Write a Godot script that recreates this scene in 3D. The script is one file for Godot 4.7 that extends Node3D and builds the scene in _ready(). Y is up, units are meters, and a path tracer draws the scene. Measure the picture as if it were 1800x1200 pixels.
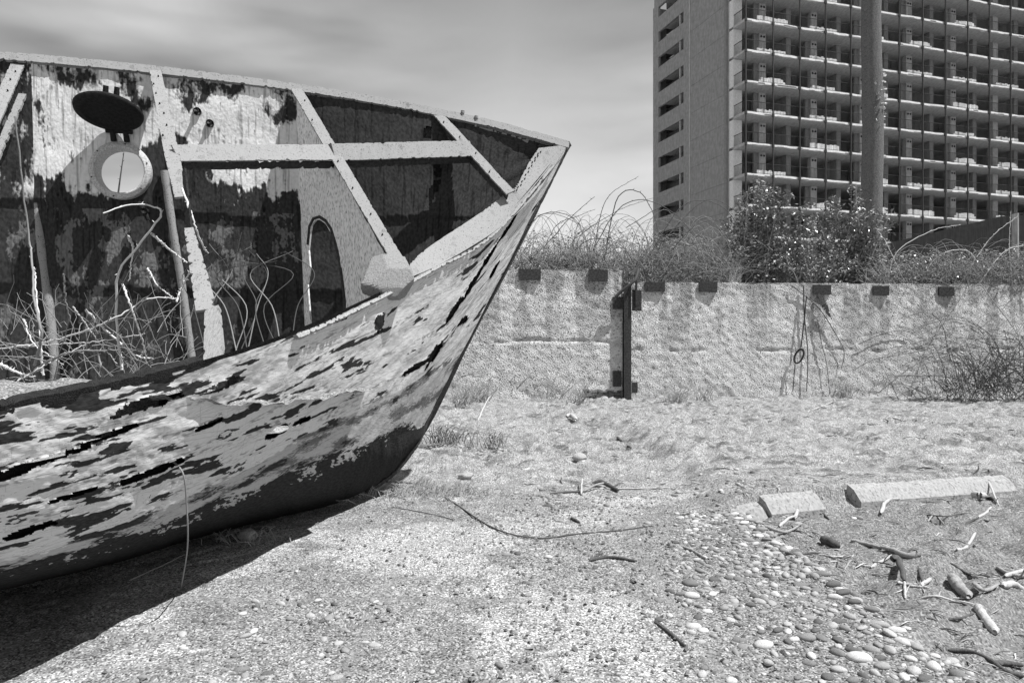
extends Node3D
# A wrecked boat on a dark sand beach, a concrete retaining wall and an abandoned block of flats: a black and white photograph.

const SUN := Vector3(0.44, 0.88, 0.18)     # direction towards the sun
const EYE := 1.2                            # camera height in metres

var used_names := {}
var rng := RandomNumberGenerator.new()
var lut := PackedByteArray()
var M := {}
var hill := FastNoiseLite.new()
var hill2 := FastNoiseLite.new()
var rough := FastNoiseLite.new()

# ------------------------------------------------------------------ mesh builder
class MB:
	var v := PackedVector3Array()
	var n := PackedVector3Array()
	var uv := PackedVector2Array()
	var c := PackedColorArray()
	var idx := PackedInt32Array()
	var col := Color(1, 1, 1)

	func vert(p: Vector3, nn: Vector3, t := Vector2.ZERO) -> int:
		v.append(p); n.append(nn); uv.append(t); c.append(col)
		return v.size() - 1

	func tri(a: Vector3, b: Vector3, d: Vector3) -> void:
		var nn := (d - a).cross(b - a).normalized()
		var i := vert(a, nn); vert(b, nn); vert(d, nn)
		idx.append(i); idx.append(i + 1); idx.append(i + 2)

	# corners clockwise seen from the front
	func quad(a: Vector3, b: Vector3, d: Vector3, e: Vector3) -> void:
		var nn := (d - a).cross(b - a).normalized()
		if nn == Vector3.ZERO:
			nn = (e - a).cross(d - a).normalized()
		var i := vert(a, nn, Vector2(0, 0)); vert(b, nn, Vector2(1, 0)); vert(d, nn, Vector2(1, 1)); vert(e, nn, Vector2(0, 1))
		for k in [0, 1, 2, 0, 2, 3]:
			idx.append(i + k)

	# eight corners: bottom ring p[0..3], top ring p[4..7]
	func hexa(p: Array) -> void:
		var mid := Vector3.ZERO
		for q in p:
			mid += q / 8.0
		for f in [[0, 1, 2, 3], [4, 5, 6, 7], [0, 1, 5, 4], [1, 2, 6, 5], [2, 3, 7, 6], [3, 0, 4, 7]]:
			var a: Vector3 = p[f[0]]; var b: Vector3 = p[f[1]]; var d: Vector3 = p[f[2]]; var e: Vector3 = p[f[3]]
			var nn := (d - a).cross(b - a)
			if nn.dot((a + b + d + e) / 4.0 - mid) < 0.0:
				quad(a, e, d, b)
			else:
				quad(a, b, d, e)

	func box(lo: Vector3, hi: Vector3, xf := Transform3D()) -> void:
		var p := []
		for y in [lo.y, hi.y]:
			for q in [Vector2(lo.x, lo.z), Vector2(hi.x, lo.z), Vector2(hi.x, hi.z), Vector2(lo.x, hi.z)]:
				p.append(xf * Vector3(q.x, y, q.y))
		hexa(p)

	func tube(pts: PackedVector3Array, radii: PackedFloat32Array, sides := 5, caps := true) -> void:
		var m := pts.size()
		if m < 2:
			return
		var first := v.size()
		var t := (pts[1] - pts[0]).normalized()
		var u := t.cross(Vector3.UP if absf(t.y) < 0.9 else Vector3.RIGHT).normalized()
		var along := 0.0
		for i in m:
			var d := (pts[mini(i + 1, m - 1)] - pts[maxi(i - 1, 0)]).normalized()
			u = (u - d * u.dot(d)).normalized()
			var w := d.cross(u)
			if i > 0:
				along += pts[i].distance_to(pts[i - 1])
			for k in sides:
				var a := TAU * k / sides
				var nn := u * cos(a) + w * sin(a)
				vert(pts[i] + nn * radii[mini(i, radii.size() - 1)], nn, Vector2(float(k) / sides, along))
		for i in m - 1:
			for k in sides:
				var a := first + i * sides + k
				var b := first + i * sides + (k + 1) % sides
				for q in [a, b + sides, b, a, a + sides, b + sides]:
					idx.append(q)
		if caps:
			for e in [0, m - 1]:
				var s0: int = first + e * sides
				for k in range(1, sides - 1):
					for q in [s0, s0 + k, s0 + k + 1]:
						idx.append(q)

	# smooth normals from the triangles
	func smooth() -> void:
		var acc := PackedVector3Array()
		acc.resize(v.size())
		for i in range(0, idx.size(), 3):
			var a := idx[i]; var b := idx[i + 1]; var d := idx[i + 2]
			var f := (v[d] - v[a]).cross(v[b] - v[a])
			acc[a] += f; acc[b] += f; acc[d] += f
		for i in v.size():
			n[i] = acc[i].normalized() if acc[i].length() > 1e-12 else Vector3.UP

	func mesh(m: Material) -> ArrayMesh:
		var a := []
		a.resize(Mesh.ARRAY_MAX)
		a[Mesh.ARRAY_VERTEX] = v; a[Mesh.ARRAY_NORMAL] = n; a[Mesh.ARRAY_TEX_UV] = uv; a[Mesh.ARRAY_COLOR] = c; a[Mesh.ARRAY_INDEX] = idx
		var am := ArrayMesh.new()
		am.add_surface_from_arrays(Mesh.PRIMITIVE_TRIANGLES, a)
		am.surface_set_material(0, m)
		return am

# ------------------------------------------------------------------ scene tree helpers
func numbered(called: String) -> String:
	if not used_names.has(called):
		used_names[called] = 0
		return called
	used_names[called] += 1
	return "%s_%03d" % [called, used_names[called]]

func tag(o: Node, label: String, category: String, group := "", kind := "") -> void:
	if label: o.set_meta("label", label)
	if category: o.set_meta("category", category)
	if group: o.set_meta("group", group)
	if kind: o.set_meta("kind", kind)

# a thing with parts: its node stands at the thing's base, parts are built in world axes
func thing(called: String, label: String, category: String, base: Vector3, group := "") -> Node3D:
	var o := Node3D.new()
	o.name = numbered(called)
	add_child(o)
	o.position = base
	tag(o, label, category, group)
	return o

func part(parent: Node3D, called: String, b: MB, m: Material, label := "", kind := "") -> MeshInstance3D:
	return part_mesh(parent, called, b.mesh(m), label, kind)

func part_mesh(parent: Node3D, called: String, am: Mesh, label := "", kind := "") -> MeshInstance3D:
	var o := MeshInstance3D.new()
	o.name = called
	o.mesh = am
	parent.add_child(o, true)
	if parent.get_parent() == self:
		o.position = -parent.position
	tag(o, label, "", "", kind)
	return o

# a thing that is one mesh, given in world axes
func single(called: String, b: MB, m: Material, base: Vector3, label: String, category: String, group := "", kind := "") -> MeshInstance3D:
	for i in b.v.size():
		b.v[i] -= base
	var o := MeshInstance3D.new()
	o.name = numbered(called)
	o.mesh = b.mesh(m)
	o.position = base
	add_child(o)
	tag(o, label, category, group, kind)
	return o

func setting(called: String, b: MB, m: Material) -> MeshInstance3D:
	var o := MeshInstance3D.new()
	o.name = numbered(called)
	o.mesh = b.mesh(m)
	add_child(o)
	o.set_meta("kind", "structure")
	return o

# a point given by its bearing in the photograph (1800 x 1200) and its real distance in front of the camera
func at(px: float, py: float, d: float) -> Vector3:
	return Vector3((px - 900.0) / 1250.0 * d, EYE - (py - 600.0) / 1250.0 * d, -d)

# a point on the ground
func on_ground(px: float, py: float, up := 0.0) -> Vector3:
	var d := EYE * 1250.0 / (py - 600.0)
	for i in 3:
		var h := ground_height((px - 900.0) / 1250.0 * d, -d)
		d = (EYE - h) * 1250.0 / (py - 600.0)
	var x := (px - 900.0) / 1250.0 * d
	return Vector3(x, ground_height(x, -d) + up, -d)

func spline(p: Array, s: float) -> Vector3:
	var m := p.size() - 1
	var f := clampf(s, 0.0, 1.0) * m
	var i := mini(int(f), m - 1)
	var u := f - i
	var p1: Vector3 = p[i]
	var p2: Vector3 = p[i + 1]
	var p0: Vector3 = p[i - 1] if i > 0 else 2.0 * p1 - p2
	var p3: Vector3 = p[i + 2] if i + 2 <= m else 2.0 * p2 - p1
	return 0.5 * ((2.0 * p1) + (p2 - p0) * u + (2.0 * p0 - 5.0 * p1 + 4.0 * p2 - p3) * u * u + (3.0 * p1 - p0 - 3.0 * p2 + p3) * u * u * u)

func curve(p: Array, m: int) -> PackedVector3Array:
	var o := PackedVector3Array()
	for i in m + 1:
		o.append(spline(p, float(i) / m))
	return o

# ------------------------------------------------------------------ textures
func noise_bytes(w: int, h: int, freq: float, type: int, oct: int, sd: int, cw := 0, ch := 0, tiled := false) -> PackedByteArray:
	var f := FastNoiseLite.new()
	f.noise_type = type
	f.frequency = freq
	f.seed = sd
	f.fractal_octaves = oct
	f.fractal_type = FastNoiseLite.FRACTAL_FBM if oct > 1 else FastNoiseLite.FRACTAL_NONE
	if type == FastNoiseLite.TYPE_CELLULAR:
		f.cellular_return_type = FastNoiseLite.RETURN_CELL_VALUE
	var gw := cw if cw else w
	var gh := ch if ch else h
	var im: Image = f.get_seamless_image(gw, gh) if tiled else f.get_image(gw, gh)
	if im.get_format() != Image.FORMAT_L8:
		im.convert(Image.FORMAT_L8)
	if gw != w or gh != h:
		im.resize(w, h, Image.INTERPOLATE_CUBIC)
	return im.get_data()

func grey_texture(lin: PackedByteArray, w: int, h: int) -> ImageTexture:
	# linear 0..255 to an sRGB texture
	var o := PackedByteArray()
	o.resize(w * h)
	for i in w * h:
		o[i] = lut[lin[i]]
	var im := Image.create_from_data(w, h, false, Image.FORMAT_L8, o)
	im.convert(Image.FORMAT_RGB8)
	return ImageTexture.create_from_image(im)

func normal_texture(height: PackedByteArray, w: int, h: int, strength: float) -> ImageTexture:
	var im := Image.create_from_data(w, h, false, Image.FORMAT_L8, height)
	im.convert(Image.FORMAT_RGBA8)
	im.bump_map_to_normal_map(strength)
	return ImageTexture.create_from_image(im)

func lin_grey(g: float) -> Color:
	return Color(g, g, g).linear_to_srgb()

func plain(g: float, r := 0.85, metal := 0.0) -> StandardMaterial3D:
	var m := StandardMaterial3D.new()
	m.albedo_color = lin_grey(g)
	m.roughness = r
	m.metallic_specular = 0.25
	m.metallic = metal
	return m

func tri_mat(tex: Texture2D, nor: Texture2D, size: float, tint := 1.0, r := 0.9, nscale := 1.0, world := true) -> StandardMaterial3D:
	var m := StandardMaterial3D.new()
	m.albedo_color = lin_grey(tint)
	m.albedo_texture = tex
	if nor:
		m.normal_enabled = true
		m.normal_texture = nor
		m.normal_scale = nscale
	m.roughness = r
	m.metallic_specular = 0.2
	m.uv1_triplanar = true
	m.uv1_world_triplanar = world
	m.uv1_scale = Vector3.ONE / size
	return m

func textures() -> void:
	lut.resize(256)
	for i in 256:
		var x := i / 255.0
		lut[i] = int(round(255.0 * (12.92 * x if x <= 0.0031308 else 1.055 * pow(x, 1.0 / 2.4) - 0.055)))
	var S := FastNoiseLite.TYPE_SIMPLEX
	var CE := FastNoiseLite.TYPE_CELLULAR
	var V := FastNoiseLite.TYPE_VALUE
	# sand: coarse grains of mixed tone
	var w := 1024
	var g1 := noise_bytes(w, w, 0.20, CE, 1, 3, 0, 0, true)
	var g2 := noise_bytes(w, w, 0.085, CE, 1, 4, 0, 0, true)
	var g3 := noise_bytes(w, w, 0.012, S, 4, 5, 0, 0, true)
	var o := PackedByteArray(); o.resize(w * w)
	var hgt := PackedByteArray(); hgt.resize(w * w)
	for i in w * w:
		var a := g1[i] / 255.0
		var b := g2[i] / 255.0
		var k := 0.30 + 0.62 * a * a + (0.30 if a > 0.88 else 0.0) - (0.16 if a < 0.14 else 0.0)
		k *= 0.80 + 0.30 * g3[i] / 255.0 + (0.22 if b > 0.93 else 0.0) - (0.2 if b < 0.07 else 0.0)
		o[i] = clampi(int(k * 255.0), 0, 255)
		hgt[i] = clampi(int(110.0 * a + 70.0 * b + 0.28 * g3[i]), 0, 255)
	var sand_t := grey_texture(o, w, w)
	var sand_n := normal_texture(hgt, w, w, 5.0)
	var sm := tri_mat(sand_t, sand_n, 1.35, 1.0, 0.95, 0.75)
	sm.vertex_color_use_as_albedo = true
	M.sand = sm
	M.crumb = plain(1.0, 0.95)
	M.crumb.vertex_color_use_as_albedo = true
	M.sand_plain = tri_mat(sand_t, sand_n, 1.35, 0.42, 0.95, 0.75)
	# concrete: cast, pitted, streaked
	w = 1024
	var c1 := noise_bytes(w, w, 0.035, S, 5, 11, 0, 0, true)
	var c2 := noise_bytes(w, w, 0.11, CE, 1, 12, 0, 0, true)
	var c3 := noise_bytes(w, w, 0.06, S, 3, 13, 0, 0, true)
	for i in w * w:
		var a := c1[i] / 255.0
		var pit := 1.0 if (c2[i] < 30 and c3[i] < 140) else 0.0
		var k := (0.50 + 0.42 * a + 0.18 * (c2[i] / 255.0 - 0.5)) * (1.0 - 0.62 * pit)
		o[i] = clampi(int(k * 255.0), 0, 255)
		hgt[i] = clampi(int(0.45 * c1[i] + 0.25 * c2[i] + 0.3 * c3[i] - 70.0 * pit), 0, 255)
	var con_t := grey_texture(o, w, w)
	var con_n := normal_texture(hgt, w, w, 7.0)
	M.concrete = tri_mat(con_t, con_n, 3.0, 0.5, 0.95, 1.0)
	M.slab = tri_mat(con_t, con_n, 1.4, 0.42, 0.95, 0.5)
	M.rock = tri_mat(con_t, con_n, 0.5, 0.5, 0.95, 1.2)
	M.stone = tri_mat(con_t, con_n, 0.5, 0.33, 0.95, 1.0)
	M.con_t = con_t; M.con_n = con_n
	# building concrete: broad streaks
	w = 512
	var b1 := noise_bytes(w, w, 0.02, S, 5, 21, 0, 0, true)
	var b2 := noise_bytes(w, w, 0.09, S, 3, 22, w, 32)
	var b3 := noise_bytes(w, w, 0.2, S, 2, 23, 0, 0, true)
	o.resize(w * w)
	for i in w * w:
		var k := 0.62 + 0.22 * (b1[i] / 255.0 - 0.5) + 0.28 * (b2[i] / 255.0 - 0.5) + 0.14 * (b3[i] / 255.0 - 0.5)
		o[i] = clampi(int(k * 255.0), 0, 255)
	var bl_t := grey_texture(o, w, w)
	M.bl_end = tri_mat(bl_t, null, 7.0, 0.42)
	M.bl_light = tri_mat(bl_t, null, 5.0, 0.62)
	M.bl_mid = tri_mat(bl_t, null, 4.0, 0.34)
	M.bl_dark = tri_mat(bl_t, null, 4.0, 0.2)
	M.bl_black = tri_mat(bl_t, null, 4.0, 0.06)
	M.bl_edge = tri_mat(bl_t, null, 2.0, 1.0)  # brightest concrete; sunlit tone of the slab edges put into the colour
	# old light paint on steel, with rust pits
	var p1 := noise_bytes(w, w, 0.16, S, 2, 31, 0, 0, true)
	var p2 := noise_bytes(w, w, 0.03, S, 5, 32, 0, 0, true)
	var p3 := noise_bytes(w, w, 0.028, CE, 1, 33, 0, 0, true)
	hgt.resize(w * w)
	for i in w * w:
		var rust := 1.0 if (p2[i] > 200 or (p3[i] > 248 and p1[i] > 150)) else 0.0
		var k := (0.72 + 0.16 * (p1[i] / 255.0 - 0.5) + 0.2 * (p2[i] / 255.0 - 0.5)) * (1.0 - 0.9 * rust)
		o[i] = clampi(int(k * 255.0), 0, 255)
		hgt[i] = clampi(int(0.6 * p1[i] + 60.0 - 50.0 * rust), 0, 255)
	M.paint = tri_mat(grey_texture(o, w, w), normal_texture(hgt, w, w, 4.0), 0.45, 0.37, 0.85, 0.6)
	# rust and bare dark wood
	for i in w * w:
		var k := 0.35 + 0.5 * (p2[i] / 255.0 - 0.3) + 0.25 * (p1[i] / 255.0 - 0.5)
		o[i] = clampi(int(k * 255.0), 0, 255)
	var ru_t := grey_texture(o, w, w)
	M.rust = tri_mat(ru_t, normal_texture(p1, w, w, 5.0), 0.6, 0.13, 0.85, 1.0)
	M.rust_dark = tri_mat(ru_t, normal_texture(p1, w, w, 5.0), 0.6, 0.05, 0.7, 1.0)
	M.bronze = tri_mat(ru_t, normal_texture(p1, w, w, 3.0), 0.3, 1.0, 0.5, 0.7)
	# streaked white paint (bulkhead)
	var s1 := noise_bytes(w, w, 0.05, S, 4, 41, w, 48)
	var s2 := noise_bytes(w, w, 0.12, S, 3, 42, w, 128)
	for i in w * w:
		var rust := clampf((s2[i] - 168.0) / 30.0, 0.0, 1.0)
		var k := (0.80 + 0.24 * (s1[i] / 255.0 - 0.5)) * (1.0 - 0.75 * rust)
		o[i] = clampi(int(k * 255.0), 0, 255)
	M.streak = tri_mat(grey_texture(o, w, w), null, 1.1, 1.0, 0.8)
	# weathered wood, bark
	var d1 := noise_bytes(w, w, 0.09, S, 3, 51, w, 64)
	var d2 := noise_bytes(w, w, 0.05, S, 3, 52, 0, 0, true)
	for i in w * w:
		var k := 0.55 + 0.5 * (d1[i] / 255.0 - 0.5) + 0.35 * (d2[i] / 255.0 - 0.5)
		o[i] = clampi(int(k * 255.0), 0, 255)
	var wd_t := grey_texture(o, w, w)
	var wd_n := normal_texture(d1, w, w, 3.0)
	M.wood_white = tri_mat(wd_t, wd_n, 0.25, 0.72, 0.9, 0.6, false)
	M.wood_mid = tri_mat(wd_t, wd_n, 0.25, 0.5, 0.9, 0.8, false)
	M.wood_dark = tri_mat(wd_t, wd_n, 0.25, 0.16, 0.9, 0.8, false)
	var k1 := noise_bytes(w, w, 0.13, CE, 1, 61, w, 300, false)
	var k2 := noise_bytes(w, w, 0.1, S, 3, 62)
	for i in w * w:
		o[i] = clampi(int(120.0 + 0.35 * (k2[i] - 128.0) + (0.3 * (k1[i] - 128.0))), 0, 255)
		hgt[i] = clampi(int(0.5 * k1[i] + 0.5 * k2[i]), 0, 255)
	M.bark = tri_mat(grey_texture(o, w, w), normal_texture(hgt, w, w, 10.0), 1.1, 0.32, 0.95, 1.3)
	# plants
	M.cane_dark = plain(0.09, 0.8)
	M.cane_mid = plain(0.24, 0.8)
	M.cane_light = plain(0.55, 0.75)
	M.leaf = plain(0.20, 0.30)
	M.leaf.metallic_specular = 0.5
	M.leaf_dry = plain(0.22, 0.7)
	M.grass_dry = plain(0.34, 0.8)
	M.steel_dark = plain(0.045, 0.6)
	M.iron = plain(0.06, 0.7)
	M.plate = tri_mat(ru_t, null, 0.9, 0.11, 0.7)
	M.cord = plain(0.04, 0.8)

# ------------------------------------------------------------------ ground
func sst(a: float, b: float, x: float) -> float:
	return smoothstep(a, b, x)

func ground_height(x: float, z: float) -> float:
	var d := -z
	var near_fade := sst(40.0, 20.0, d)
	# the terrace above the broken kerb, falling off towards the wall and to the left
	var dk := 4.95 + 0.39 * clampf(x - 1.77, -0.5, 3.0)
	var h := 0.125 * sst(dk + 0.08, dk + 0.18, d + 0.06 * hill.get_noise_2d(x * 3.0, z * 3.0)) * sst(1.3, 1.75, x) * sst(13.5, 9.0, d)
	# loose sand right of the gravel strip
	var dune := sst(1.5, 1.75, x + 0.06 * hill.get_noise_2d(x * 2.0, z * 6.0)) * sst(dk + 0.1, dk - 0.05, d)
	h += dune * (-0.035 + 0.09 * hill.get_noise_2d(x * 8.0 + z * 3.0, z * 8.0) + 0.03 * hill2.get_noise_2d(x * 16.0, z * 16.0))
	var ridge := exp(-pow((x - 1.56 + 0.05 * hill.get_noise_2d(3.0, z * 6.0)) / 0.07, 2.0)) * sst(5.1, 4.7, d)
	h += 0.03 * ridge * (0.6 + 0.5 * hill2.get_noise_2d(x * 20.0, z * 12.0))
	# trodden, tufted sand towards the wall
	var tuft := sst(5.4, 7.0, d) * near_fade
	var a := hill2.get_noise_2d(x * 5.5, z * 7.5)
	var b := hill.get_noise_2d(x * 14.0, z * 17.0)
	h += tuft * (0.07 * a + 0.08 * b - 0.12 * maxf(0.0, b - 0.10) + 0.045 * rough.get_noise_2d(x * 12.0, z * 12.0))
	# packed, crusted foreground
	var fore := (1.0 - sst(5.2, 6.4, d)) * (1.0 - dune)
	h += fore * (0.012 * hill.get_noise_2d(x * 7.0, z * 7.0) + 0.007 * rough.get_noise_2d(x * 24.0, z * 24.0))
	var crk := hill.get_noise_2d(x * 5.0 + 20.0, z * 5.0)
	h -= fore * 0.022 * (1.0 - sst(0.0, 0.035, absf(crk - 0.05))) * sst(0.0, 0.25, hill2.get_noise_2d(x * 2.2, z * 2.2 + 8.0)) * (1.0 - sst(0.9, 1.3, x))
	# drifted sand under the bow
	h += 0.03 * exp(-(pow((x + 1.0) / 0.7, 2.0) + pow((d - 5.6) / 0.5, 2.0)))
	return h

func lines(stops: Array) -> PackedFloat32Array:
	# [from, step, to, step, to ...]
	var o := PackedFloat32Array([stops[0]])
	for i in range(1, stops.size() - 1, 2):
		var step: float = stops[i]
		var to: float = stops[i + 1]
		var from := o[o.size() - 1]
		var m := maxi(1, int(round(absf(to - from) / step)))
		for k in m:
			o.append(lerpf(from, to, float(k + 1) / m))
	return o

func make_ground() -> void:
	var xs := lines([-500.0, 150.0, -50.0, 15.0, -8.0, 0.3, -5.0, 0.06, -2.6, 0.035, 4.2, 0.05, 9.5, 0.1, 13.0, 20.0, 53.0, 150.0, 500.0])
	var zs := lines([60.0, 20.0, 0.0, 0.5, -2.0, 0.03, -6.2, 0.05, -10.0, 0.075, -15.2, 0.4, -17.0, 10.0, -60.0, 150.0, -700.0])
	var b := MB.new()
	var nx := xs.size()
	var patch := FastNoiseLite.new()
	patch.seed = 77; patch.frequency = 1.0; patch.fractal_octaves = 4
	for z in zs:
		for x in xs:
			var d := -z
			var h := ground_height(x, z)
			# tone of the sand itself: pale dried crust in ragged patches, dark coarse sand on the right
			var pn := patch.get_noise_2d(x * 0.75, z * 0.75)
			var crust := sst(0.12, 0.25, pn + 0.18 * patch.get_noise_2d(x * 6.0, z * 6.0) + 0.25 * exp(-(pow((x - 0.0) / 0.7, 2.0) + pow((d - 5.0) / 0.5, 2.0))) + 0.12 * exp(-(pow((x - 0.3) / 0.5, 2.0) + pow((d - 2.9) / 0.5, 2.0))))
			crust *= (1.0 - sst(5.3, 5.9, d)) * (1.0 - sst(1.3, 1.6, x))
			var g := 0.42 + 0.05 * sst(5.0, 6.0, d) + 0.14 * patch.get_noise_2d(x * 2.5 + 40.0, z * 2.5)
			g = lerpf(g, 0.66, crust * 0.8)
			var dk := 4.95 + 0.39 * clampf(x - 1.77, -0.5, 3.0)
			var loose := sst(1.5, 1.75, x) * sst(dk + 0.1, dk - 0.05, d)
			g = lerpf(g, 0.34, loose)
			var strip := sst(0.5, 1.1, x + 0.3 * pn) * (1.0 - sst(1.5, 1.62, x)) * sst(5.2, 4.8, d)
			g = lerpf(g, 0.38, strip)
			var litter := sst(0.10, 0.26, patch.get_noise_2d(x * 2.6 + 11.0, z * 4.2)) * sst(-0.35, 0.25, patch.get_noise_2d(x * 0.5, z * 0.5 + 30.0))  # dark mottles: shade of footprints and plant litter, put into the colour
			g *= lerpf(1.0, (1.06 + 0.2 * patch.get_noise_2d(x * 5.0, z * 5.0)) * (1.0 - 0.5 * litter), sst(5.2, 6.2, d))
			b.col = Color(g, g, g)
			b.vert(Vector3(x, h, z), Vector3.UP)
	for j in zs.size() - 1:
		for i in nx - 1:
			var a := j * nx + i
			for q in [a, a + nx, a + nx + 1, a, a + nx + 1, a + 1]:
				b.idx.append(q)
	b.smooth()
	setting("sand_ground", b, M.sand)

# ------------------------------------------------------------------ retaining wall
const WALL_Z := -15.0

func wall_z(x: float) -> float:
	return WALL_Z - 0.085 * (x - 2.4)

func make_wall(called: String, x0: float, x1: float, top: float, seam: float, label: String, sd: int, plates: Array, step: float) -> void:
	var base := Vector3((x0 + x1) / 2.0, 0.0, wall_z((x0 + x1) / 2.0))
	var t := thing(called, label, "wall", base)
	# front: rough board-marked face with an open construction joint, own texture with drip stains
	var w := 2048
	var h := 512
	var len := x1 - x0
	var fine := noise_bytes(w, h, 0.19, FastNoiseLite.TYPE_SIMPLEX, 4, sd)
	var mid := noise_bytes(w, h, 0.018, FastNoiseLite.TYPE_SIMPLEX, 5, sd + 1)
	var cell := noise_bytes(w, h, 0.30, FastNoiseLite.TYPE_CELLULAR, 1, sd + 2)
	var drip := noise_bytes(w, h, 0.012, FastNoiseLite.TYPE_SIMPLEX, 5, sd + 3, w, 30)
	var area := noise_bytes(w, h, 0.006, FastNoiseLite.TYPE_SIMPLEX, 2, sd + 4)
	var o := PackedByteArray(); o.resize(w * h)
	var hg := PackedByteArray(); hg.resize(w * h)
	for j in h:
		var v := float(j) / h
		var reach := clampf(1.15 - 1.5 * v, 0.0, 1.0)
		for i in w:
			var q := j * w + i
			var pit := 1.0 if (cell[q] < 30 and fine[q] < 135) else 0.0
			var stain := clampf((drip[q] + 0.5 * area[q] - 178.0) / 45.0, 0.0, 1.0) * reach * clampf(0.55 + (fine[q] - 100.0) / 120.0, 0.3, 1.0)
			if v < 0.10 and mid[q] > 118:
				stain = maxf(stain, 0.6 * clampf((mid[q] - 118.0) / 22.0, 0.0, 1.0))
			var k := 0.74 + 0.30 * (fine[q] / 255.0 - 0.5) + 0.36 * (mid[q] / 255.0 - 0.5)
			k *= (1.0 - 0.62 * stain) * (1.0 - 0.7 * pit)
			o[q] = clampi(int(k * 255.0), 0, 255)
			hg[q] = clampi(int(0.5 * fine[q] + 0.12 * cell[q] + 60.0 - 70.0 * pit), 0, 255)
	var m := StandardMaterial3D.new()
	m.albedo_texture = grey_texture(o, w, h)
	m.albedo_color = lin_grey(0.72)
	m.normal_enabled = true
	m.normal_texture = normal_texture(hg, w, h, 6.0)
	m.normal_scale = 0.85
	m.roughness = 0.95
	var b := MB.new()
	var nx := int(len / step)
	var ny := int((top + 0.3) / 0.036)
	for j in ny + 1:
		var y := lerpf(top, -0.3, float(j) / ny)
		for i in nx + 1:
			var x := lerpf(x0, x1, float(i) / nx)
			var sy := seam + 0.05 * hill.get_noise_1d(x * 2.0) + 0.03 * rough.get_noise_1d(x * 7.0)
			var groove := exp(-pow((y - sy) / 0.025, 2.0)) * clampf(0.45 + 1.6 * hill2.get_noise_1d(x * 4.0) + (0.4 if x < 2.4 else -0.1), 0.0, 1.3)
			var out := 0.016 * rough.get_noise_2d(x * 12.0, y * 12.0) + 0.012 * hill2.get_noise_2d(x * 2.0, y * 2.0) - 0.035 * groove
			# the foot has broken away in places
			if x > 1.55 and x < 2.34 and y < 0.13 + 0.05 * rough.get_noise_1d(x * 9.0):
				out -= 0.24
			out -= 0.06 * sst(0.5, 0.0, y) * maxf(0.0, hill.get_noise_2d(x * 3.0, y * 5.0))
			var yy := y + (0.02 * rough.get_noise_1d(x * 6.0) if j == 0 else 0.0)
			b.vert(Vector3(x, yy, wall_z(x) + out), Vector3.BACK, Vector2(float(i) / nx, float(j) / ny))
	for j in ny:
		for i in nx:
			var a := j * (nx + 1) + i
			for q in [a, a + 1, a + nx + 2, a, a + nx + 2, a + nx + 1]:
				b.idx.append(q)
	b.smooth()
	part(t, "front_face", b, m)
	var k := MB.new()
	k.hexa([Vector3(x0, -0.3, wall_z(x0) - 0.28), Vector3(x1, -0.3, wall_z(x1) - 0.28), Vector3(x1, -0.3, wall_z(x1) - 0.35), Vector3(x0, -0.3, wall_z(x0) - 0.35),
		Vector3(x0, top - 0.02, wall_z(x0) - 0.28), Vector3(x1, top - 0.02, wall_z(x1) - 0.28), Vector3(x1, top - 0.02, wall_z(x1) - 0.35), Vector3(x0, top - 0.02, wall_z(x0) - 0.35)])
	for xe in [x0, x1]:
		k.quad(Vector3(xe, -0.3, wall_z(xe) - 0.35), Vector3(xe, top - 0.03, wall_z(xe) - 0.35), Vector3(xe, top - 0.03, wall_z(xe) + 0.01), Vector3(xe, -0.3, wall_z(xe) + 0.01))
	k.quad(Vector3(x0, top - 0.008, wall_z(x0)), Vector3(x0, top - 0.008, wall_z(x0) - 0.35), Vector3(x1, top - 0.008, wall_z(x1) - 0.35), Vector3(x1, top - 0.008, wall_z(x1)))
	part(t, "core", k, M.concrete)
	for p in plates:
		var e := MB.new()
		var c: Vector3 = at((p[0] + p[1]) / 2.0, (p[2] + p[3]) / 2.0, 14.95)
		var hw: float = (p[1] - p[0]) / 2500.0 * 15.0
		var hh: float = (p[3] - p[2]) / 2500.0 * 15.0
		var z := wall_z(c.x)
		var rot := Transform3D(Basis(Vector3.FORWARD, rng.randf_range(-0.03, 0.03)), Vector3(c.x, c.y, z))
		e.box(Vector3(-hw, -hh, -0.1), Vector3(hw, hh, 0.055), rot)
		part(t, "anchor_plate", e, M.plate, "dark steel anchor plate set in the top of the wall")

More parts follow.
